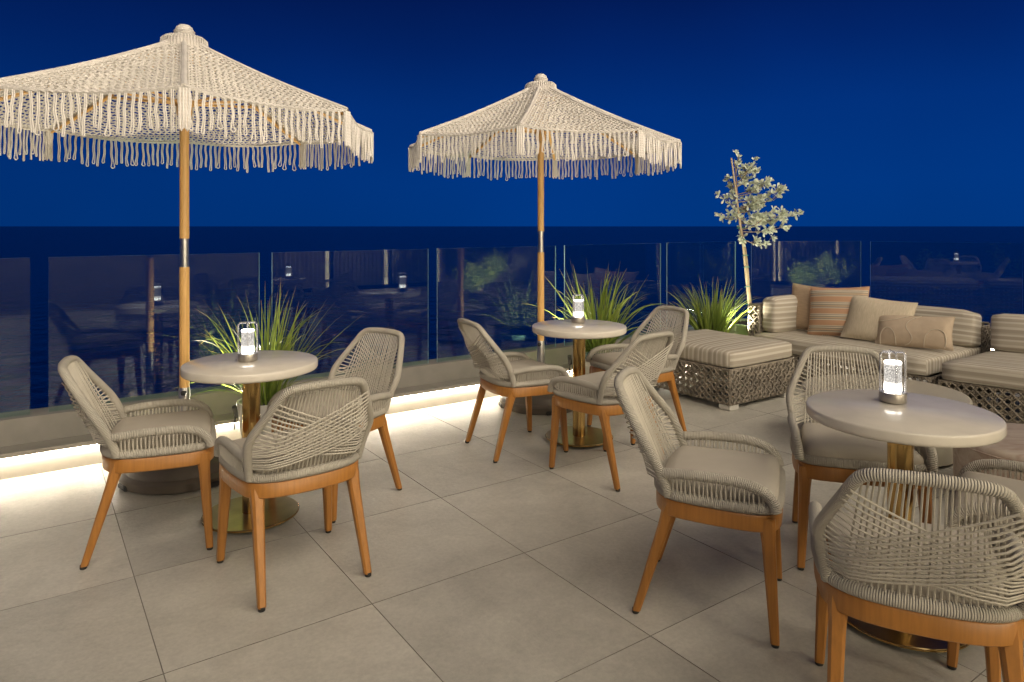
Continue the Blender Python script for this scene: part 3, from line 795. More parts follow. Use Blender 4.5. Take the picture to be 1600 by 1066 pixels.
# ottoman: local x along E, y along N
OW, OD = .82, .92
ott = thing('wicker_ottoman', 'square wicker ottoman with a thick striped cushion', 'ottoman', P(4.40, 3.375), TH)
for a, b_ in (((0, 0), (OW, 0)), ((OW, 0), (OW, OD)), ((OW, OD), (0, OD)), ((0, OD), (0, 0))): add_face(ott, a, b_, .05, .31)
for x, y in ((0, 0), (OW, 0), (OW, OD), (0, OD)):
    corner_post(ott, x, y, .045, .318)
    mb = MB(); sx, sy = (1 if x == 0 else -1), (1 if y == 0 else -1)
    mb.box((min(x, x+sx*.11), min(y, y+sy*.11), 0.001), (max(x, x+sx*.11), max(y, y+sy*.11), .045), 0, .006); link('foot', mb.mesh('foot', M['foot_plate'], False), ott)
top_rail(ott, [(0, 0, .312), (OW/2, 0, .312), (OW, 0, .312), (OW, OD/2, .312), (OW, OD, .312), (OW/2, OD, .312), (0, OD, .312), (0, OD/2, .312)])
mb = MB(); mb.box((.02, .02, .285), (OW-.02, OD-.02, .30)); link('deck', mb.mesh('deck', M['rubber'], False), ott)
striped(ott, 'cushion', (OW/2+.005, OD/2+.005, .07), (OW/2, OD/2, .387), .035, lambda ax, sg, p: (p[0], p[2]+.03) if ax == 1 else (p[0], p[1]), seed=4, puff=(.006, .006, .016))

def sofa_module(label, loc, rz, W, shear=0.0, arm=False):
    root = thing('wicker_sofa', label, 'sofa', loc, rz, 'wicker sofa modules')
    D = 1.10
    L = shear
    add_face(root, (0, .03), (W, .03), .05, .27)
    add_face(root, (W, .03), (W, D), .05, .27)
    add_face(root, (W, .95), (W, D), .27, .58)
    add_face(root, (W, D), (L*D, D), .05, .60)
    if arm:
        add_face(root, (-.11, D), (-.11, .12), .05, .66); add_face(root, (-.11, .12), (0, .12), .05, .66); add_face(root, (0, .12), (0, D), .27, .66)
        for x, y in ((-.11, .12), (0, .12), (-.11, D)): corner_post(root, x, y, .04, .665)
        mb = MB(); mb.box((-.112, .118, .655), (.002, D, .675), 0, .008); link('arm_top', mb.mesh('arm_top', M['wicker'], False), root)
    else: add_face(root, (L*D, D), (0, .03), .05, .27)
    for x, y in ((0, .03), (W, .03), (W, D)): corner_post(root, x, y, .04, .275)
    mb = MB(); mb.add([(0, .03, 0), (W, .03, 0), (W, D, 0), (L*D, D, 0), (0, .03, .014), (W, .03, .014), (W, D, .014), (L*D, D, .014)], [(3, 2, 1, 0), (4, 5, 6, 7), (0, 1, 5, 4), (1, 2, 6, 5), (2, 3, 7, 6), (3, 0, 4, 7)])
    link('deck', mb.mesh('deck', M['rubber'], False), root, (0, 0, .252))
    for x in (.06, W-.06):
        for y in (.09, D-.08):
            mb = MB(); mb.box((x-.05+L*y*(x < .5), y-.05, 0.001), (x+.05+L*y*(x < .5), y+.05, .045), 0, .006); link('foot', mb.mesh('foot', M['foot_plate'], False), root)
    def sh(o, x0):
        if L:
            for v in o.data.vertices:
                x = v.co.x+o.location.x; y = v.co.y+o.location.y
                v.co.x += L*y*max(0, 1-x/W)
    s1 = striped(root, 'seat_cushion', (W/2-.006, .50, .073), (W/2, .505, .345), .035, lambda ax, sg, p: (p[0], p[1]) if ax == 2 else ((p[0], p[2]) if ax == 1 else (p[1], p[1])), seed=7); sh(s1, 0)
    b0 = .16 if arm else 0.02
    s2 = striped(root, 'back_cushion', ((W-b0)/2-.006, .105, .152), ((W+b0)/2, .895, .556), .05, lambda ax, sg, p: (p[0], p[2]) if ax != 2 else (p[0], p[1]), seed=9, puff=(.004, .022, .012)); sh(s2, 0); s2.rotation_euler = (R(-10), 0, 0)
    if arm:
        striped(root, 'end_cushion', (.085, .37, .165), (.088, .50, .578), .05, lambda ax, sg, p: (p[0], p[2]) if ax != 2 else (p[1], p[0]), seed=12, puff=(.012, .004, .012))
    return root
sofa_module('wicker sofa with striped cushions, four throw pillows leaning on it', P(5.55, 4.02), R(-55), 1.55, 0, True)
sofa_module('wicker sofa section without pillows, cut off by the right edge', Vector((3.16, 5.12, 0)), R(-43.8), 1.5, .2)

# throw pillows
def pillow_mesh(w, h, t, mt, name, seed=0):
    rg = random.Random(seed); n = 22; mb = MB()
    for sd in (-1, 1):
        V = []; U = []
        for i in range(n+1):
            for j in range(n+1):
                u = -1+2*i/n; v = -1+2*j/n
                x = w/2*u*(1-.055*(1-v*v)*abs(u)**2); z = h/2*v*(1-.065*(1-u*u)*abs(v)**2)
                th = t/2*(max(0, (1-abs(u)**2.4))*max(0, (1-abs(v)**2.4)))**.55
                th *= 1+.10*math.sin(u*3+seed)+.07*math.sin(v*4+seed*2)
                sagz = -.012*(1-v*v)*(1-u*u)
                V.append((x, sd*(th+.002), z+h/2+sagz)); U.append((x, z))
        F = []; UU = []
        for i in range(n):
            for j in range(n):
                q = [i*(n+1)+j, (i+1)*(n+1)+j, (i+1)*(n+1)+j+1, i*(n+1)+j+1]
                if sd > 0: q.reverse()
                F.append(tuple(q)); UU.append([U[k] for k in q])
        mb.add(V, F, UU)
    per = [(-1+2*k/n, -1) for k in range(n)]+[(1, -1+2*k/n) for k in range(n)]+[(1-2*k/n, 1) for k in range(n)]+[(-1, 1-2*k/n) for k in range(n)]
    me = weld(mb.mesh(name, mt), 3e-3)
    mb = MB(); mb.tube([(w/2*u*(1-.055*(1-v*v)*abs(u)**2), 0, h/2*v*(1-.065*(1-u*u)*abs(v)**2)+h/2) for u, v in per], .0042, 5, True)
    return me, mb.mesh('piping', mt)
M['pil_tan'] = simple('pillow_tan', (.40, .29, .19), .92, amt=.12, scale=18, bmp=.3, bscale=220, spec=.15, stretch=(1, 1, 6))
M['pil_beige'] = simple('pillow_beige', (.50, .42, .31), .92, amt=.13, scale=20, bmp=.4, bscale=180, spec=.15, stretch=(8, 1, 1))
M['pil_sand'] = simple('pillow_sand', (.47, .37, .27), .92, amt=.08, scale=16, bmp=.3, bscale=260, spec=.15)
M['pil_cord'] = rope_mat('pillow_cord', (.56, .48, .37), .01, 1.0)
m, nt, b = mat('pillow_terracotta_stripe'); M['pil_stripe'] = m
uv = N(nt, 'ShaderNodeUVMap'); sp = N(nt, 'ShaderNodeSeparateXYZ'); nt.links.new(uv.outputs[0], sp.inputs[0])
mr_ = N(nt, 'ShaderNodeMapRange'); mr_.inputs[1].default_value = -.24; mr_.inputs[2].default_value = .24; mr_.inputs[3].default_value = 0; mr_.inputs[4].default_value = 4.4; nt.links.new(sp.outputs['Y'], mr_.inputs[0])
fc = N(nt, 'ShaderNodeMath', operation='FRACT'); nt.links.new(mr_.outputs[0], fc.inputs[0]); rp = N(nt, 'ShaderNodeValToRGB'); nt.links.new(fc.outputs[0], rp.inputs[0])
TC, CRM, GRY, SND = (.47, .275, .165, 1), (.55, .47, .36, 1), (.22, .19, .15, 1), (.46, .34, .23, 1)
cr_ = rp.color_ramp; cr_.elements[0].position = 0; cr_.elements[0].color = TC; cr_.elements[1].position = 1; cr_.elements[1].color = TC
for p, c in ((.40, TC), (.42, CRM), (.48, CRM), (.50, GRY), (.54, GRY), (.56, SND), (.68, SND), (.70, GRY), (.74, GRY), (.76, CRM), (.84, CRM), (.86, GRY), (.89, GRY), (.91, CRM), (.96, CRM), (.98, TC)): q = cr_.elements.new(p); q.color = c
nt.links.new(rp.outputs[0], b.inputs['Base Color']); b.inputs['Roughness'].default_value = .92; b.inputs['Specular IOR Level'].default_value = .15
def pillow(label, mt, w, h, t, pos, rz, tilt, roll=0, seed=0):
    me, pm = pillow_mesh(w, h, t, mt, 'pillow', seed)
    o = thing('throw_pillow', label, 'pillow', pos, 0, 'throw pillows on the sofa'); o.rotation_euler = (tilt, roll, rz)
    link('cover', me, o); link('piping', pm, o); return o
SZ = .428
pillow('plain tan throw pillow, leftmost, tucked behind the striped one', M['pil_tan'], .46, .44, .13, P(6.02, 3.73, SZ), R(-48), R(-16), R(3), 1)
pillow('terracotta striped throw pillow on the sofa', M['pil_stripe'], .52, .46, .15, P(5.93, 3.40, SZ), R(-44), R(-18), R(-4), 2)
pillow('large plain beige throw pillow between the striped and the lumbar pillow', M['pil_beige'], .54, .40, .14, P(5.90, 3.06, SZ), R(-47), R(-24), R(4), 3)
lum = pillow('low sand coloured lumbar pillow with curved raised cords', M['pil_sand'], .58, .27, .13, P(5.90, 2.74, SZ), R(-47), R(-20), R(-3), 4)
def on_pillow(x, z, w=.58, h=.27, t=.13, seed=4):
    u = max(-.99, min(.99, x/(w/2))); v = max(-.99, min(.99, (z-h/2)/(h/2)))
    th = t/2*(max(0, 1-abs(u)**2.4)*max(0, 1-abs(v)**2.4))**.55*(1+.10*math.sin(u*3+seed)+.07*math.sin(v*4+seed*2))
    return Vector((x, -th-.004, z-.012*(1-v*v)*(1-u*u)))
for cv in ([(-.24, .01), (-.235, .10), (-.20, .155), (-.15, .15), (-.115, .10), (-.115, .01)], [(-.27, .20), (-.17, .215), (-.09, .235), (-.03, .255)],
           [(.06, .26), (-.02, .225), (-.045, .17), (-.01, .125), (.015, .08), (-.01, .03), (-.05, .012)], [(.09, .01), (.10, .09), (.135, .15), (.185, .16), (.235, .14), (.25, .07), (.235, .01)]):
    pts = [on_pillow(p.x, p.z) for p in resample(smooth_path([(a, 0, c) for a, c in cv], 2), 28)]
    mb = MB(); mb.tube(pts, .0036, 5); link('raised_cord', mb.mesh('raised_cord', M['pil_cord']), lum)

# ------------------------------------------------------------------ coffee table and travertine drum
M['khaki'] = simple('khaki_lacquer', (.40, .36, .275), .35, amt=.06, scale=4)
ct = thing('coffee_table', 'low round khaki coffee table on a drum, behind the near right table', 'coffee table', (2.37, 4.42, .001))
mb = MB(); mb.lathe([(0, .325), (.46, .325), (.475, .331), (.48, .34), (.48, .358), (.472, .368), (.46, .37), (0, .37)], 96); link('table_top', mb.mesh('table_top', M['khaki']), ct)
mb = MB(); mb.lathe([(.40, .015), (.42, .02), (.42, .325), (0, .325)], 72); link('drum', mb.mesh('drum', M['khaki']), ct)
mb = MB(); mb.lathe([(.38, 0), (.38, .016), (0, .016)], 48); link('plinth', mb.mesh('plinth', M['rubber']), ct)
m, nt, b = mat('travertine'); M['travertine'] = m
tc = N(nt, 'ShaderNodeTexCoord'); mp = N(nt, 'ShaderNodeMapping'); mp.inputs['Scale'].default_value = (3, 9, 9); mp.inputs['Rotation'].default_value = (.2, .25, .5)
nz = N(nt, 'ShaderNodeTexNoise'); nz.inputs['Scale'].default_value = 1.4; nz.inputs['Detail'].default_value = 9; nz.inputs['Distortion'].default_value = 1.2; rp = N(nt, 'ShaderNodeValToRGB')
nt.links.new(tc.outputs['Object'], mp.inputs[0]); nt.links.new(mp.outputs[0], nz.inputs['Vector']); nt.links.new(nz.outputs['Fac'], rp.inputs[0])
rp.color_ramp.elements[0].position = .3; rp.color_ramp.elements[0].color = (.34, .24, .18, 1); rp.color_ramp.elements[1].position = .7; rp.color_ramp.elements[1].color = (.52, .45, .36, 1)
nt.links.new(rp.outputs[0], b.inputs['Base Color']); b.inputs['Roughness'].default_value = .5; bump(nt, b, nz.outputs['Fac'], .3, .004)
td = thing('stone_side_table', 'veined pinkish travertine drum table at the right edge', 'side table', (2.66, 3.5, .001))
mb = MB(); mb.lathe([(.335, .0), (.352, .012), (.36, .05), (.36, .285), (.356, .312), (.345, .327), (.325, .333), (.0, .333)], 72); link('drum', mb.mesh('drum', M['travertine']), td)
mb = MB(); mb.lathe([(.355, .296), (.3625, .299), (.3625, .303), (.355, .306)], 72); link('edge_line', mb.mesh('edge_line', M['travertine']), td)

# ------------------------------------------------------------------ potted grasses and the slim tree
def leaf_mat(name, c1, c2, rough=.45, tipc=None):
    m, nt, b = mat(name); uv = N(nt, 'ShaderNodeUVMap'); sp = N(nt, 'ShaderNodeSeparateXYZ'); nt.links.new(uv.outputs[0], sp.inputs[0])
    rp = N(nt, 'ShaderNodeValToRGB'); nt.links.new(sp.outputs['X'], rp.inputs[0]); rp.color_ramp.elements[0].color = (*c1, 1); rp.color_ramp.elements[1].color = (*c2, 1)
    out = rp.outputs[0]
    if tipc:
        r2 = N(nt, 'ShaderNodeValToRGB'); nt.links.new(sp.outputs['Y'], r2.inputs[0]); r2.color_ramp.elements[0].position = .86; r2.color_ramp.elements[0].color = (0, 0, 0, 1); r2.color_ramp.elements[1].position = 1; r2.color_ramp.elements[1].color = (.8, .8, .8, 1)
        mx = N(nt, 'ShaderNodeMixRGB'); mx.inputs[2].default_value = (*tipc, 1); nt.links.new(r2.outputs[0], mx.inputs[0]); nt.links.new(out, mx.inputs[1]); out = mx.outputs[0]
    nt.links.new(out, b.inputs['Base Color']); b.inputs['Roughness'].default_value = rough
    tl = N(nt, 'ShaderNodeBsdfTranslucent'); nt.links.new(out, tl.inputs[0]); ms = N(nt, 'ShaderNodeMixShader'); ms.inputs[0].default_value = .25
    nt.links.new(b.outputs[0], ms.inputs[1]); nt.links.new(tl.outputs[0], ms.inputs[2]); nt.links.new(ms.outputs[0], nt.nodes['Material Output'].inputs[0]); return m
M['grass'] = leaf_mat('grass_blade', (.105, .165, .026), (.28, .35, .058), tipc=(.42, .20, .05))
M['soil'] = simple('gravel_soil', (.10, .09, .08), .95, amt=.5, scale=60, bmp=1.0, bscale=90, dist=.01)
def grass_mesh(seed, n, hmin, hmax, spread, wid, r0):
    rg = random.Random(seed); mb = MB()
    for _ in range(n):
        a = rg.uniform(0, 2*math.pi); rr = r0*math.sqrt(rg.random()); L = rg.uniform(hmin, hmax)
        lean = rg.betavariate(1.4, 2.2)*spread; bend = rg.uniform(.1, 1.0)**1.5*(1.1+.9*lean)
        if rg.random() < .15: bend += .9
        a2 = a+rg.uniform(-.8, .8); d = Vector((math.cos(a2), math.sin(a2), 0)); sd = Vector((-d.y, d.x, 0))
        tw = rg.uniform(-.9, .9); p = Vector((rr*math.cos(a), rr*math.sin(a), 0)); th = lean; m_ = 9; w0 = wid*rg.uniform(.6, 1.2); cu = rg.random()
        V = []; cx = rg.uniform(-.12, .12)
        for i in range(m_+1):
            f = i/m_; w = w0*(.55+.9*f if f < .35 else .865*(1-((f-.35)/.65)**1.8)+.02)
            dirv = d*math.sin(th)+Vector((0, 0, 1))*math.cos(th)
            nn = d*math.cos(th)-Vector((0, 0, 1))*math.sin(th)
            s_ = sd*math.cos(tw)+nn*math.sin(tw)
            k_ = nn*math.cos(tw)-sd*math.sin(tw)
            V += [p-s_*w, p-k_*w*.35, p+s_*w]
            p = p+dirv*(L/m_)+sd*cx*(L/m_)*f; th += bend*(.35+1.3*f)/m_
        F = []; U = []
        for i in range(m_):
            for j in range(2):
                F.append((i*3+j, i*3+j+1, (i+1)*3+j+1, (i+1)*3+j)); U.append([(cu, i/m_)]*2+[(cu, (i+1)/m_)]*2)
        mb.add(V, F, U)
    return mb.mesh('foliage', M['grass'])
def pot_mesh(prof, mt): mb = MB(); mb.lathe(prof, 48); return mb.mesh('pot', mt)
M['pot_white'] = simple('white_glaze', (.58, .56, .49), .3, amt=.06)
M['pot_cream'] = simple('cream_glaze', (.55, .52, .42), .35, amt=.06)
M['pot_teal'] = simple('teal_glaze', (.03, .075, .06), .3, amt=.15)
M['pot_green'] = simple('pale_green_glaze', (.30, .40, .20), .22, amt=.08)
def round_pot(r, h, k=.72): return [(0, 0.002), (r*k, .002), (r*(k+.06), .02), (r*.97, h*.7), (r, h-.03), (r*1.03, h-.02), (r*1.03, h), (r*.93, h), (r*.90, h-.03), (0, h-.035)]
def grass_plant(label, loc, r, h, mt, gm, rim=None):
    o = thing('potted_grass', label, 'potted plant', loc, rnd.uniform(0, 6), 'potted grasses along the railing')
    pt = link('pot', pot_mesh(round_pot(r, h), mt), o)
    if rim:
        mb = MB(); mb.lathe([(r*.99, h-.055), (r*1.06, h-.05), (r*1.065, h+.004), (r*.95, h+.006), (r*.94, h-.02)], 48); link('rim', mb.mesh('rim', rim), pt)
    mb = MB(); mb.lathe([(r*.9, h-.03), (r*.5, h-.018), (0, h-.012)], 32); link('soil', mb.mesh('soil', M['soil']), o)
    link('foliage', gm, o, (0, 0, h-.03), kind='stuff'); return o
g1 = grass_plant('long arching grass in a white pot behind the left table', (-1.555, 4.36, .001), .165, .325, M['pot_white'], grass_mesh(21, 140, .42, .82, .98, .0066, .08))
g2 = grass_plant('broad spiky grass in a cream pot with a dark rim, behind the middle table', (.74, 5.93, .001), .20, .36, M['pot_cream'], grass_mesh(22, 120, .42, .84, .98, .0115, .10), M['pot_teal'])
g3 = grass_plant('upright bright grass in a dark green pot behind the ottoman', (1.93, 6.66, .001), .19, .33, M['pot_teal'], grass_mesh(23, 170, .38, .66, .62, .010, .11))

def uplight(plant, x, y, z, aim, power):
    o = link('uplight', None, plant)
    w = Vector((x, y, z)); mb = MB(); d = (Vector(aim)-w).normalized(); mb.tube([w-d*.09, w-d*.012], .018, 12); mb.tube([w-d*.05-Vector((0, 0, .01)), Vector((x, y, z-.16))], .006, 6)
    q = link('spot_housing', mb.mesh('spot_housing', M['rubber']), plant); q.matrix_world = Matrix.Identity(4); bpy.data.objects.remove(o)
    bpy.context.view_layer.update(); q.matrix_parent_inverse = plant.matrix_world.inverted(); q.matrix_basis = Matrix.Identity(4)
    ld = bpy.data.lights.new('uplight_lamp', 'SPOT'); ld.energy = power; ld.color = (1, .92, .70); ld.spot_size = R(125); ld.spot_blend = .8; ld.shadow_soft_size = .03
    lo = bpy.data.objects.new('uplight_lamp', ld); C.objects.link(lo); lo.location = w; lo.rotation_euler = d.to_track_quat('-Z', 'Y').to_euler()
uplight(g1, -1.80, 4.48, .26, (-1.95, 3.75, 2.3), UPLIGHT_POWER*1.15)
uplight(g2, .50, 6.02, .30, (.25, 5.4, 2.3), UPLIGHT_POWER*1.15)
uplight(g3, 2.16, 6.62, .38, (2.35, 7.0, 1.7), UPLIGHT_POWER*.5)
tree = thing('slim_tree', 'slim staked tree with pale silvery leaves in a light green pot', 'tree', (2.43, 7.06, .001))
pt = link('pot', pot_mesh(round_pot(.25, .44, .7), M['pot_green']), tree)
mb = MB(); mb.lathe([(.225, .405), (.1, .42), (0, .425)], 32)
rg = random.Random(8)
for _ in range(170):
    a = rg.uniform(0, 6.28); r = .215*math.sqrt(rg.random()); s_ = rg.uniform(.008, .016); c = (r*math.cos(a), r*math.sin(a), .418)
    mb.lathe([(0, -s_*.6), (s_, -.2*s_), (s_*.8, .5*s_), (0, s_*.7)], 5, 0, c)
link('gravel', mb.mesh('gravel', M['soil']), tree, kind='stuff')
M['bark'] = wood('tree_bark', (.24, .18, .11), .85, (20, 20, 3), .3); M['stake'] = wood('bamboo_stake', (.42, .33, .2), .6, (20, 20, 2), .2)
def tr_pt(z): return Vector((.035-.205*(z-.41)/1.7+.008*math.sin(z*7), .01*math.sin(z*5), z))
mb = MB(); mb.tube([tr_pt(.40+1.70*i/20) for i in range(21)], [.019-.0145*i/20 for i in range(21)], 8); trunk = link('trunk', mb.mesh('trunk', M['bark']), tree)
mb = MB(); mb.tube([tr_pt(.40)+Vector((-.03, -.012, 0)), tr_pt(1.2)+Vector((-.022, -.02, 0)), Vector((-.20, -.03, 2.11))], [.011, .011, .009], 8); link('stake', mb.mesh('stake', M['stake']), tree)
M['tie'] = simple('green_tie', (.02, .16, .11), .5)
for z in (.62, .80, 1.0, 1.12, 1.28, 1.40, 1.58):
    c = tr_pt(z)+Vector((-.012, -.008, 0)); mb = MB(); mb.tube([c+Vector((.03*math.cos(a*.63), .026*math.sin(a*.63), .004*math.sin(a))) for a in range(10)], .0045, 5, True); link('tie', mb.mesh('tie', M['tie']), tree)
M['silver'] = leaf_mat('silver_leaf', (.46, .50, .38), (.68, .72, .58), .55)
branches = [  # (z on trunk, tip dx, dy, dz from the trunk foot axis)
 (1.30, -.16, -.05, 1.27), (1.28, .20, .05, 1.24), (1.36, .34, -.04, 1.42), (1.42, -.11, .10, 1.40), (1.44, .52, .03, 1.56), (1.46, .30, -.14, 1.55), (1.50, -.34, .02, 1.53), (1.50, -.22, -.12, 1.60), (1.55, .16, .14, 1.66),
 (1.58, .34, .06, 1.76), (1.62, -.32, -.03, 1.72), (1.66, .30, -.08, 1.80), (1.68, -.20, .08, 1.82), (1.72, .14, -.10, 1.86), (1.74, .20, .02, 1.90), (1.80, -.25, .02, 1.90), (1.82, .05, .05, 1.98), (1.86, -.05, -.06, 2.00), (1.92, .04, .0, 2.07), (1.96, -.13, .02, 2.14), (1.38, .08, -.12, 1.50), (1.60, .06, -.14, 1.72), (1.46, -.02, .1, 1.62)]
mbb = MB(); mbl = MB(); rg = random.Random(4)
def leaf(p, d, L, w):
    d = d.normalized(); s_ = d.cross(Vector((rg.uniform(-1, 1), rg.uniform(-1, 1), rg.uniform(.2, 1)))).normalized(); n_ = s_.cross(d); cu = rg.random()
    V = [p, p+d*L*.35-s_*w*.8+n_*w*.15, p+d*L*.75-s_*w+n_*w*.25, p+d*L, p+d*L*.75+s_*w+n_*w*.25, p+d*L*.35+s_*w*.8+n_*w*.15, p+d*L*.55]
    mbl.add(V, [(0, 6, 1), (1, 6, 2), (2, 6, 3), (3, 6, 4), (4, 6, 5), (5, 6, 0)], [[(cu, .5)]*3]*6)
for z, dx, dy, zt in branches:
    a = tr_pt(z); c = Vector((dx+.02, dy, zt)); mid = a.lerp(c, .5)+Vector((0, 0, -.035))
    pts = resample(smooth_path([a, mid, c], 2), 12); mbb.tube(pts, [.006-.0038*i/11 for i in range(12)], 5)
    L_ = (c-a).length
    nros = max(4, int(L_/.034))
    for k in range(nros):
        f = .22+.78*(k+rg.random()*.6)/nros; p = pts[min(11, int(f*11))].lerp(pts[min(11, int(f*11)+1)], f*11-int(f*11)); d0 = (c-a).normalized()
        if rg.random() < .5 and f < .92:
            q = p+Vector((rg.uniform(-.05, .06), rg.uniform(-.06, .06), rg.uniform(0, .085))); mbb.tube([p, q], .0018, 4); p = q
        for _ in range(rg.randint(6, 9)):
            d = d0*rg.uniform(.1, .9)+Vector((rg.gauss(0, .6), rg.gauss(0, .6), rg.gauss(.15, .5)))
            leaf(p, d, rg.uniform(.044, .070), rg.uniform(.0105, .0155))
link('branches', mbb.mesh('branches', M['bark']), trunk); link('crown', mbl.mesh('crown', M['silver'], False), tree, kind='stuff')

# ------------------------------------------------------------------ shrubs behind the camera, mirrored in the glass
M['shrub'] = leaf_mat('shrub_leaf', (.09, .14, .02), (.28, .32, .05))
def shrub(label, loc, r, h, n, seed):
    o = thing('leafy_shrub', label, 'shrub', loc, 0, 'shrubs on the inner terrace'); rg = random.Random(seed); mb = MB(); st = MB()
    link('pot', pot_mesh(round_pot(.17, .22), M['soil']), o)
    for k in range(9):
        a = rg.uniform(0, 6.28); t = Vector((r*.75*math.cos(a), r*.75*math.sin(a), h*rg.uniform(.45, 1))); st.tube(smooth_path([(0, 0, .25), (t.x*.3, t.y*.3, t.z*.6), t], 1), .007, 4)
        for _ in range(n//9):
            c = t*rg.uniform(.6, 1.0)+Vector((rg.gauss(0, .09), rg.gauss(0, .09), rg.gauss(0, .07))); d = Vector((rg.gauss(0, 1), rg.gauss(0, 1), rg.gauss(.2, .7))).normalized(); s_ = d.orthogonal().normalized(); L = rg.uniform(.06, .11); w = L*.24; cu = rg.random()
            mb.add([c, c+d*L*.5-s_*w, c+d*L, c+d*L*.5+s_*w], [(0, 1, 2, 3)], [[(cu, .5)]*4])
    link('stems', st.mesh('stems', M['bark']), o); link('foliage', mb.mesh('foliage', M['shrub'], False), o, kind='stuff')
    return o
sh1 = P(7.7, -2.3); shrub('bright leafy shrub mirrored in the glass behind the second pole', sh1, .62, .80, 4200, 1)
shrub('dark shrub mirrored in the right hand glass, left of the two', Vector((-.5, -2.2, .001)), .5, 1.0, 500, 2)
shrub('dark shrub mirrored in the right hand glass, right of the two', Vector((-1.9, -1.5, .001)), .45, .95, 500, 3)
#--BUILDING--
# ------------------------------------------------------------------ hotel front behind the camera (seen in the glass; its added lamps and windows light the terrace)
M['render_wall'] = simple('building_render', (.42, .39, .33), .8, amt=.1, scale=3, bmp=.2, bscale=60)
M['curtain'] = simple('curtain_linen', (.62, .56, .45), .9, amt=.06, scale=4)
M['dark_metal'] = simple('dark_bronze_frame', (.03, .027, .024), .45, .3)
m = bpy.data.materials.new('lens'); m.use_nodes = True; nt = m.node_tree; nt.nodes.clear(); M['lens'] = m
o = N(nt, 'ShaderNodeOutputMaterial'); em = N(nt, 'ShaderNodeEmission'); em.inputs[0].default_value = (1, .885, .73, 1); em.inputs[1].default_value = FILL_WINDOW_STRENGTH; nt.links.new(em.outputs[0], o.inputs[0])  # glow of the added upper windows
bld = thing('hotel_building', 'pale hotel front with curtained doors, mirrored in the glass railing', 'building', P(0, -4.5), TH)
mb = MB(); mb.box((-8, -.35, -.5), (4.0, 0, 15)); mb.box((8.2, -.35, -.5), (15, 0, 15)); mb.box((4.0, -.35, 2.6), (8.2, 0, 15)); link('wall', mb.mesh('wall', M['render_wall'], False), bld)
mb = MB(); mb.box((-4.2, -3.5, -.5), (13, -3.2, 3)); mb.box((-4.2, -3.3, 2.9), (13, -.2, 3.1)); mb.box((-4.2, -3.3, -.5), (13, -.36, -.01)); link('interior', mb.mesh('interior', M['render_wall'], False), bld)
for k in range(2, 5):
    x = 1.2+k*1.4
    mb = MB(); mb.box((x, -.2, 0), (x+.06, -.1, 2.6)); mb.box((x+.06, -.2, 0), (x+1.4, -.1, .08)); mb.box((x+.06, -.2, 2.52), (x+1.4, -.1, 2.6)); fr_ = link('door_frame', mb.mesh('door_frame', M['dark_metal'], False), bld)
    if k in (2, 3, 4, 6):
        mb = MB(); pts = [(x+.1+1.25*i/60, -.33+.035*math.sin(i*1.35+k), 0) for i in range(61)]
        mb.sweep(pts, [(-.004, .03), (.004, .03), (.004, 2.5), (-.004, 2.5)]); link('curtain', mb.mesh('curtain', M['curtain']), bld)

# ceiling panels of the lounge behind the doors
for k in range(2):
    x = 5.2+k*2.2
    mb = MB(); mb.box((x-1.2, -2.4, 2.80), (x+1.2, -1.2, 2.87)); link('ceiling_lamp', mb.mesh('ceiling_lamp', M['dark_metal'], False), bld)
    ld = bpy.data.lights.new('lounge_lamp', 'AREA'); ld.shape = 'RECTANGLE'; ld.size = 2.4; ld.size_y = 1.2; ld.energy = LOUNGE_POWER; ld.color = (1, .885, .66)
    lo = bpy.data.objects.new('lounge_lamp', ld); C.objects.link(lo); lo.location = P(x, -4.5-1.8, 2.79); lo.rotation_euler = (0, 0, TH)
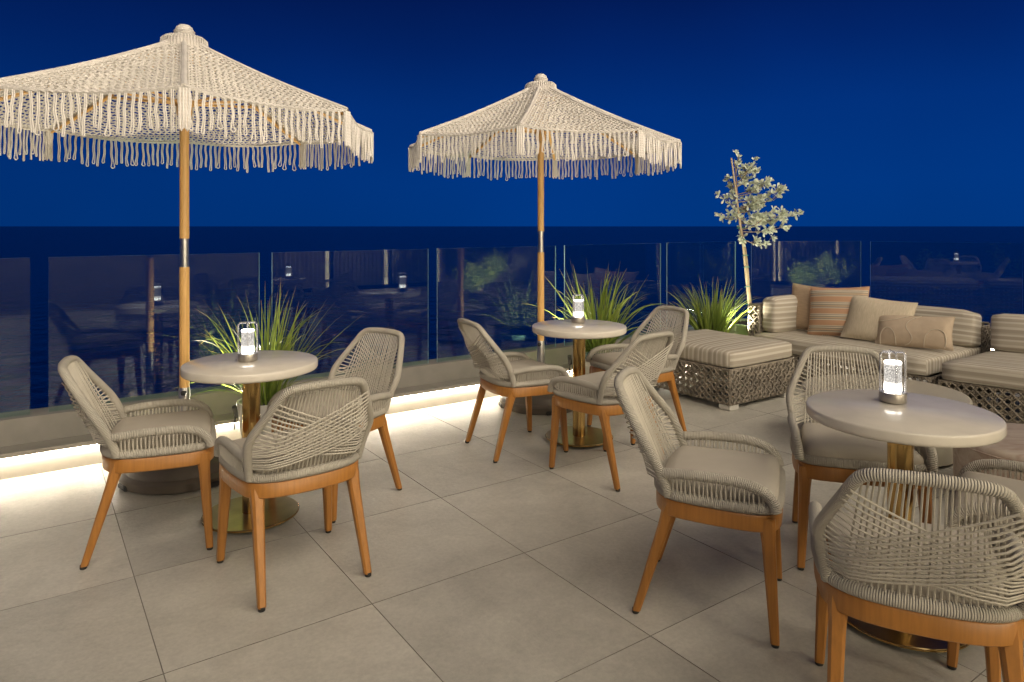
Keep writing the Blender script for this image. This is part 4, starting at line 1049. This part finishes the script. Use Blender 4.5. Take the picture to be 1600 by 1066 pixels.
# glowing panes added on unseen upper storeys as a broad soft fill
mb = MB(); mb.box((-.85, .0, -1.15), (.85, .02, 1.15)); wm = mb.mesh('fill_window', M['lens'], False)
mb = MB(); mb.box((-.92, .0, -1.22), (-.85, .06, 1.22)); mb.box((.85, .0, -1.22), (.92, .06, 1.22)); mb.box((-.85, .0, 1.15), (.85, .06, 1.22)); mb.box((-.85, .0, -1.22), (.85, .06, -1.15)); mb.box((-.02, .02, -1.15), (.02, .06, 1.15)); wf = mb.mesh('fill_window_frame', M['dark_metal'], False)
for fl_ in range(3):
    for k in range(9):
        w_ = link('fill_window', wm, bld, (-6+k*2.3, .004, 5.0+fl_*3.2)); link('fill_window_frame', wf, w_)
# spots added behind the camera to brighten the mirrored wall and floor
mb = MB(); mb.box((-8, 0, 3.05), (15, 2.9, 3.3)); link('shade_eave', mb.mesh('shade_eave', M['render_wall'], False), bld)  # unseen slab, deepened to shade the near floor
for k in range(4):
    fe = -2.4+k*2.5
    mb = MB(); mb.lathe([(.07, 3.0), (.085, 3.0), (.085, 3.06), (.07, 3.06)], 20, 0, (fe, .8, 0)); link('fill_downlight', mb.mesh('fill_downlight', M['dark_metal']), bld)
    ld = bpy.data.lights.new('fill_downlight_lamp', 'SPOT'); ld.energy = FILL_DOWNLIGHT_POWER; ld.color = (1, .86, .64); ld.spot_size = R(105); ld.spot_blend = .7; ld.shadow_soft_size = .06
    lo = bpy.data.objects.new('fill_downlight_lamp', ld); C.objects.link(lo); lo.location = P(fe, -3.7, 2.98)
# unseen upright lights added to reach the fringe and under the canopies
for fe in (-.6, 1.6, 3.6):
    mb = MB(); mb.box((fe-.14, .02, 1.35), (fe+.14, .10, 2.25), 0, .01); link('fill_sconce', mb.mesh('fill_sconce', M['dark_metal'], False), bld)
    ld = bpy.data.lights.new('fill_sconce_lamp', 'AREA'); ld.shape = 'RECTANGLE'; ld.size = .26; ld.size_y = .86; ld.energy = FILL_SCONCE_POWER; ld.color = (1, .885, .66); ld.spread = R(130)
    lo = bpy.data.objects.new('fill_sconce_lamp', ld); C.objects.link(lo); p = P(fe, -4.5+.115, 1.80); lo.location = p
    lo.rotation_euler = P(0, 1, 0).to_track_quat('-Z', 'Z').to_euler()
# bodyless spotlight added in front of the bright shrub to brighten its leaves
ld = bpy.data.lights.new('shrub_fill_spot', 'SPOT'); ld.energy = 1300; ld.color = (1, .9, .55); ld.spot_size = R(62); ld.spot_blend = .5; ld.shadow_soft_size = .04
lo = bpy.data.objects.new('shrub_fill_spot', ld); C.objects.link(lo); lo.location = P(7.2, -1.0, .30); lo.rotation_euler = (P(7.7, -2.3, .72)-lo.location).to_track_quat('-Z', 'Y').to_euler()
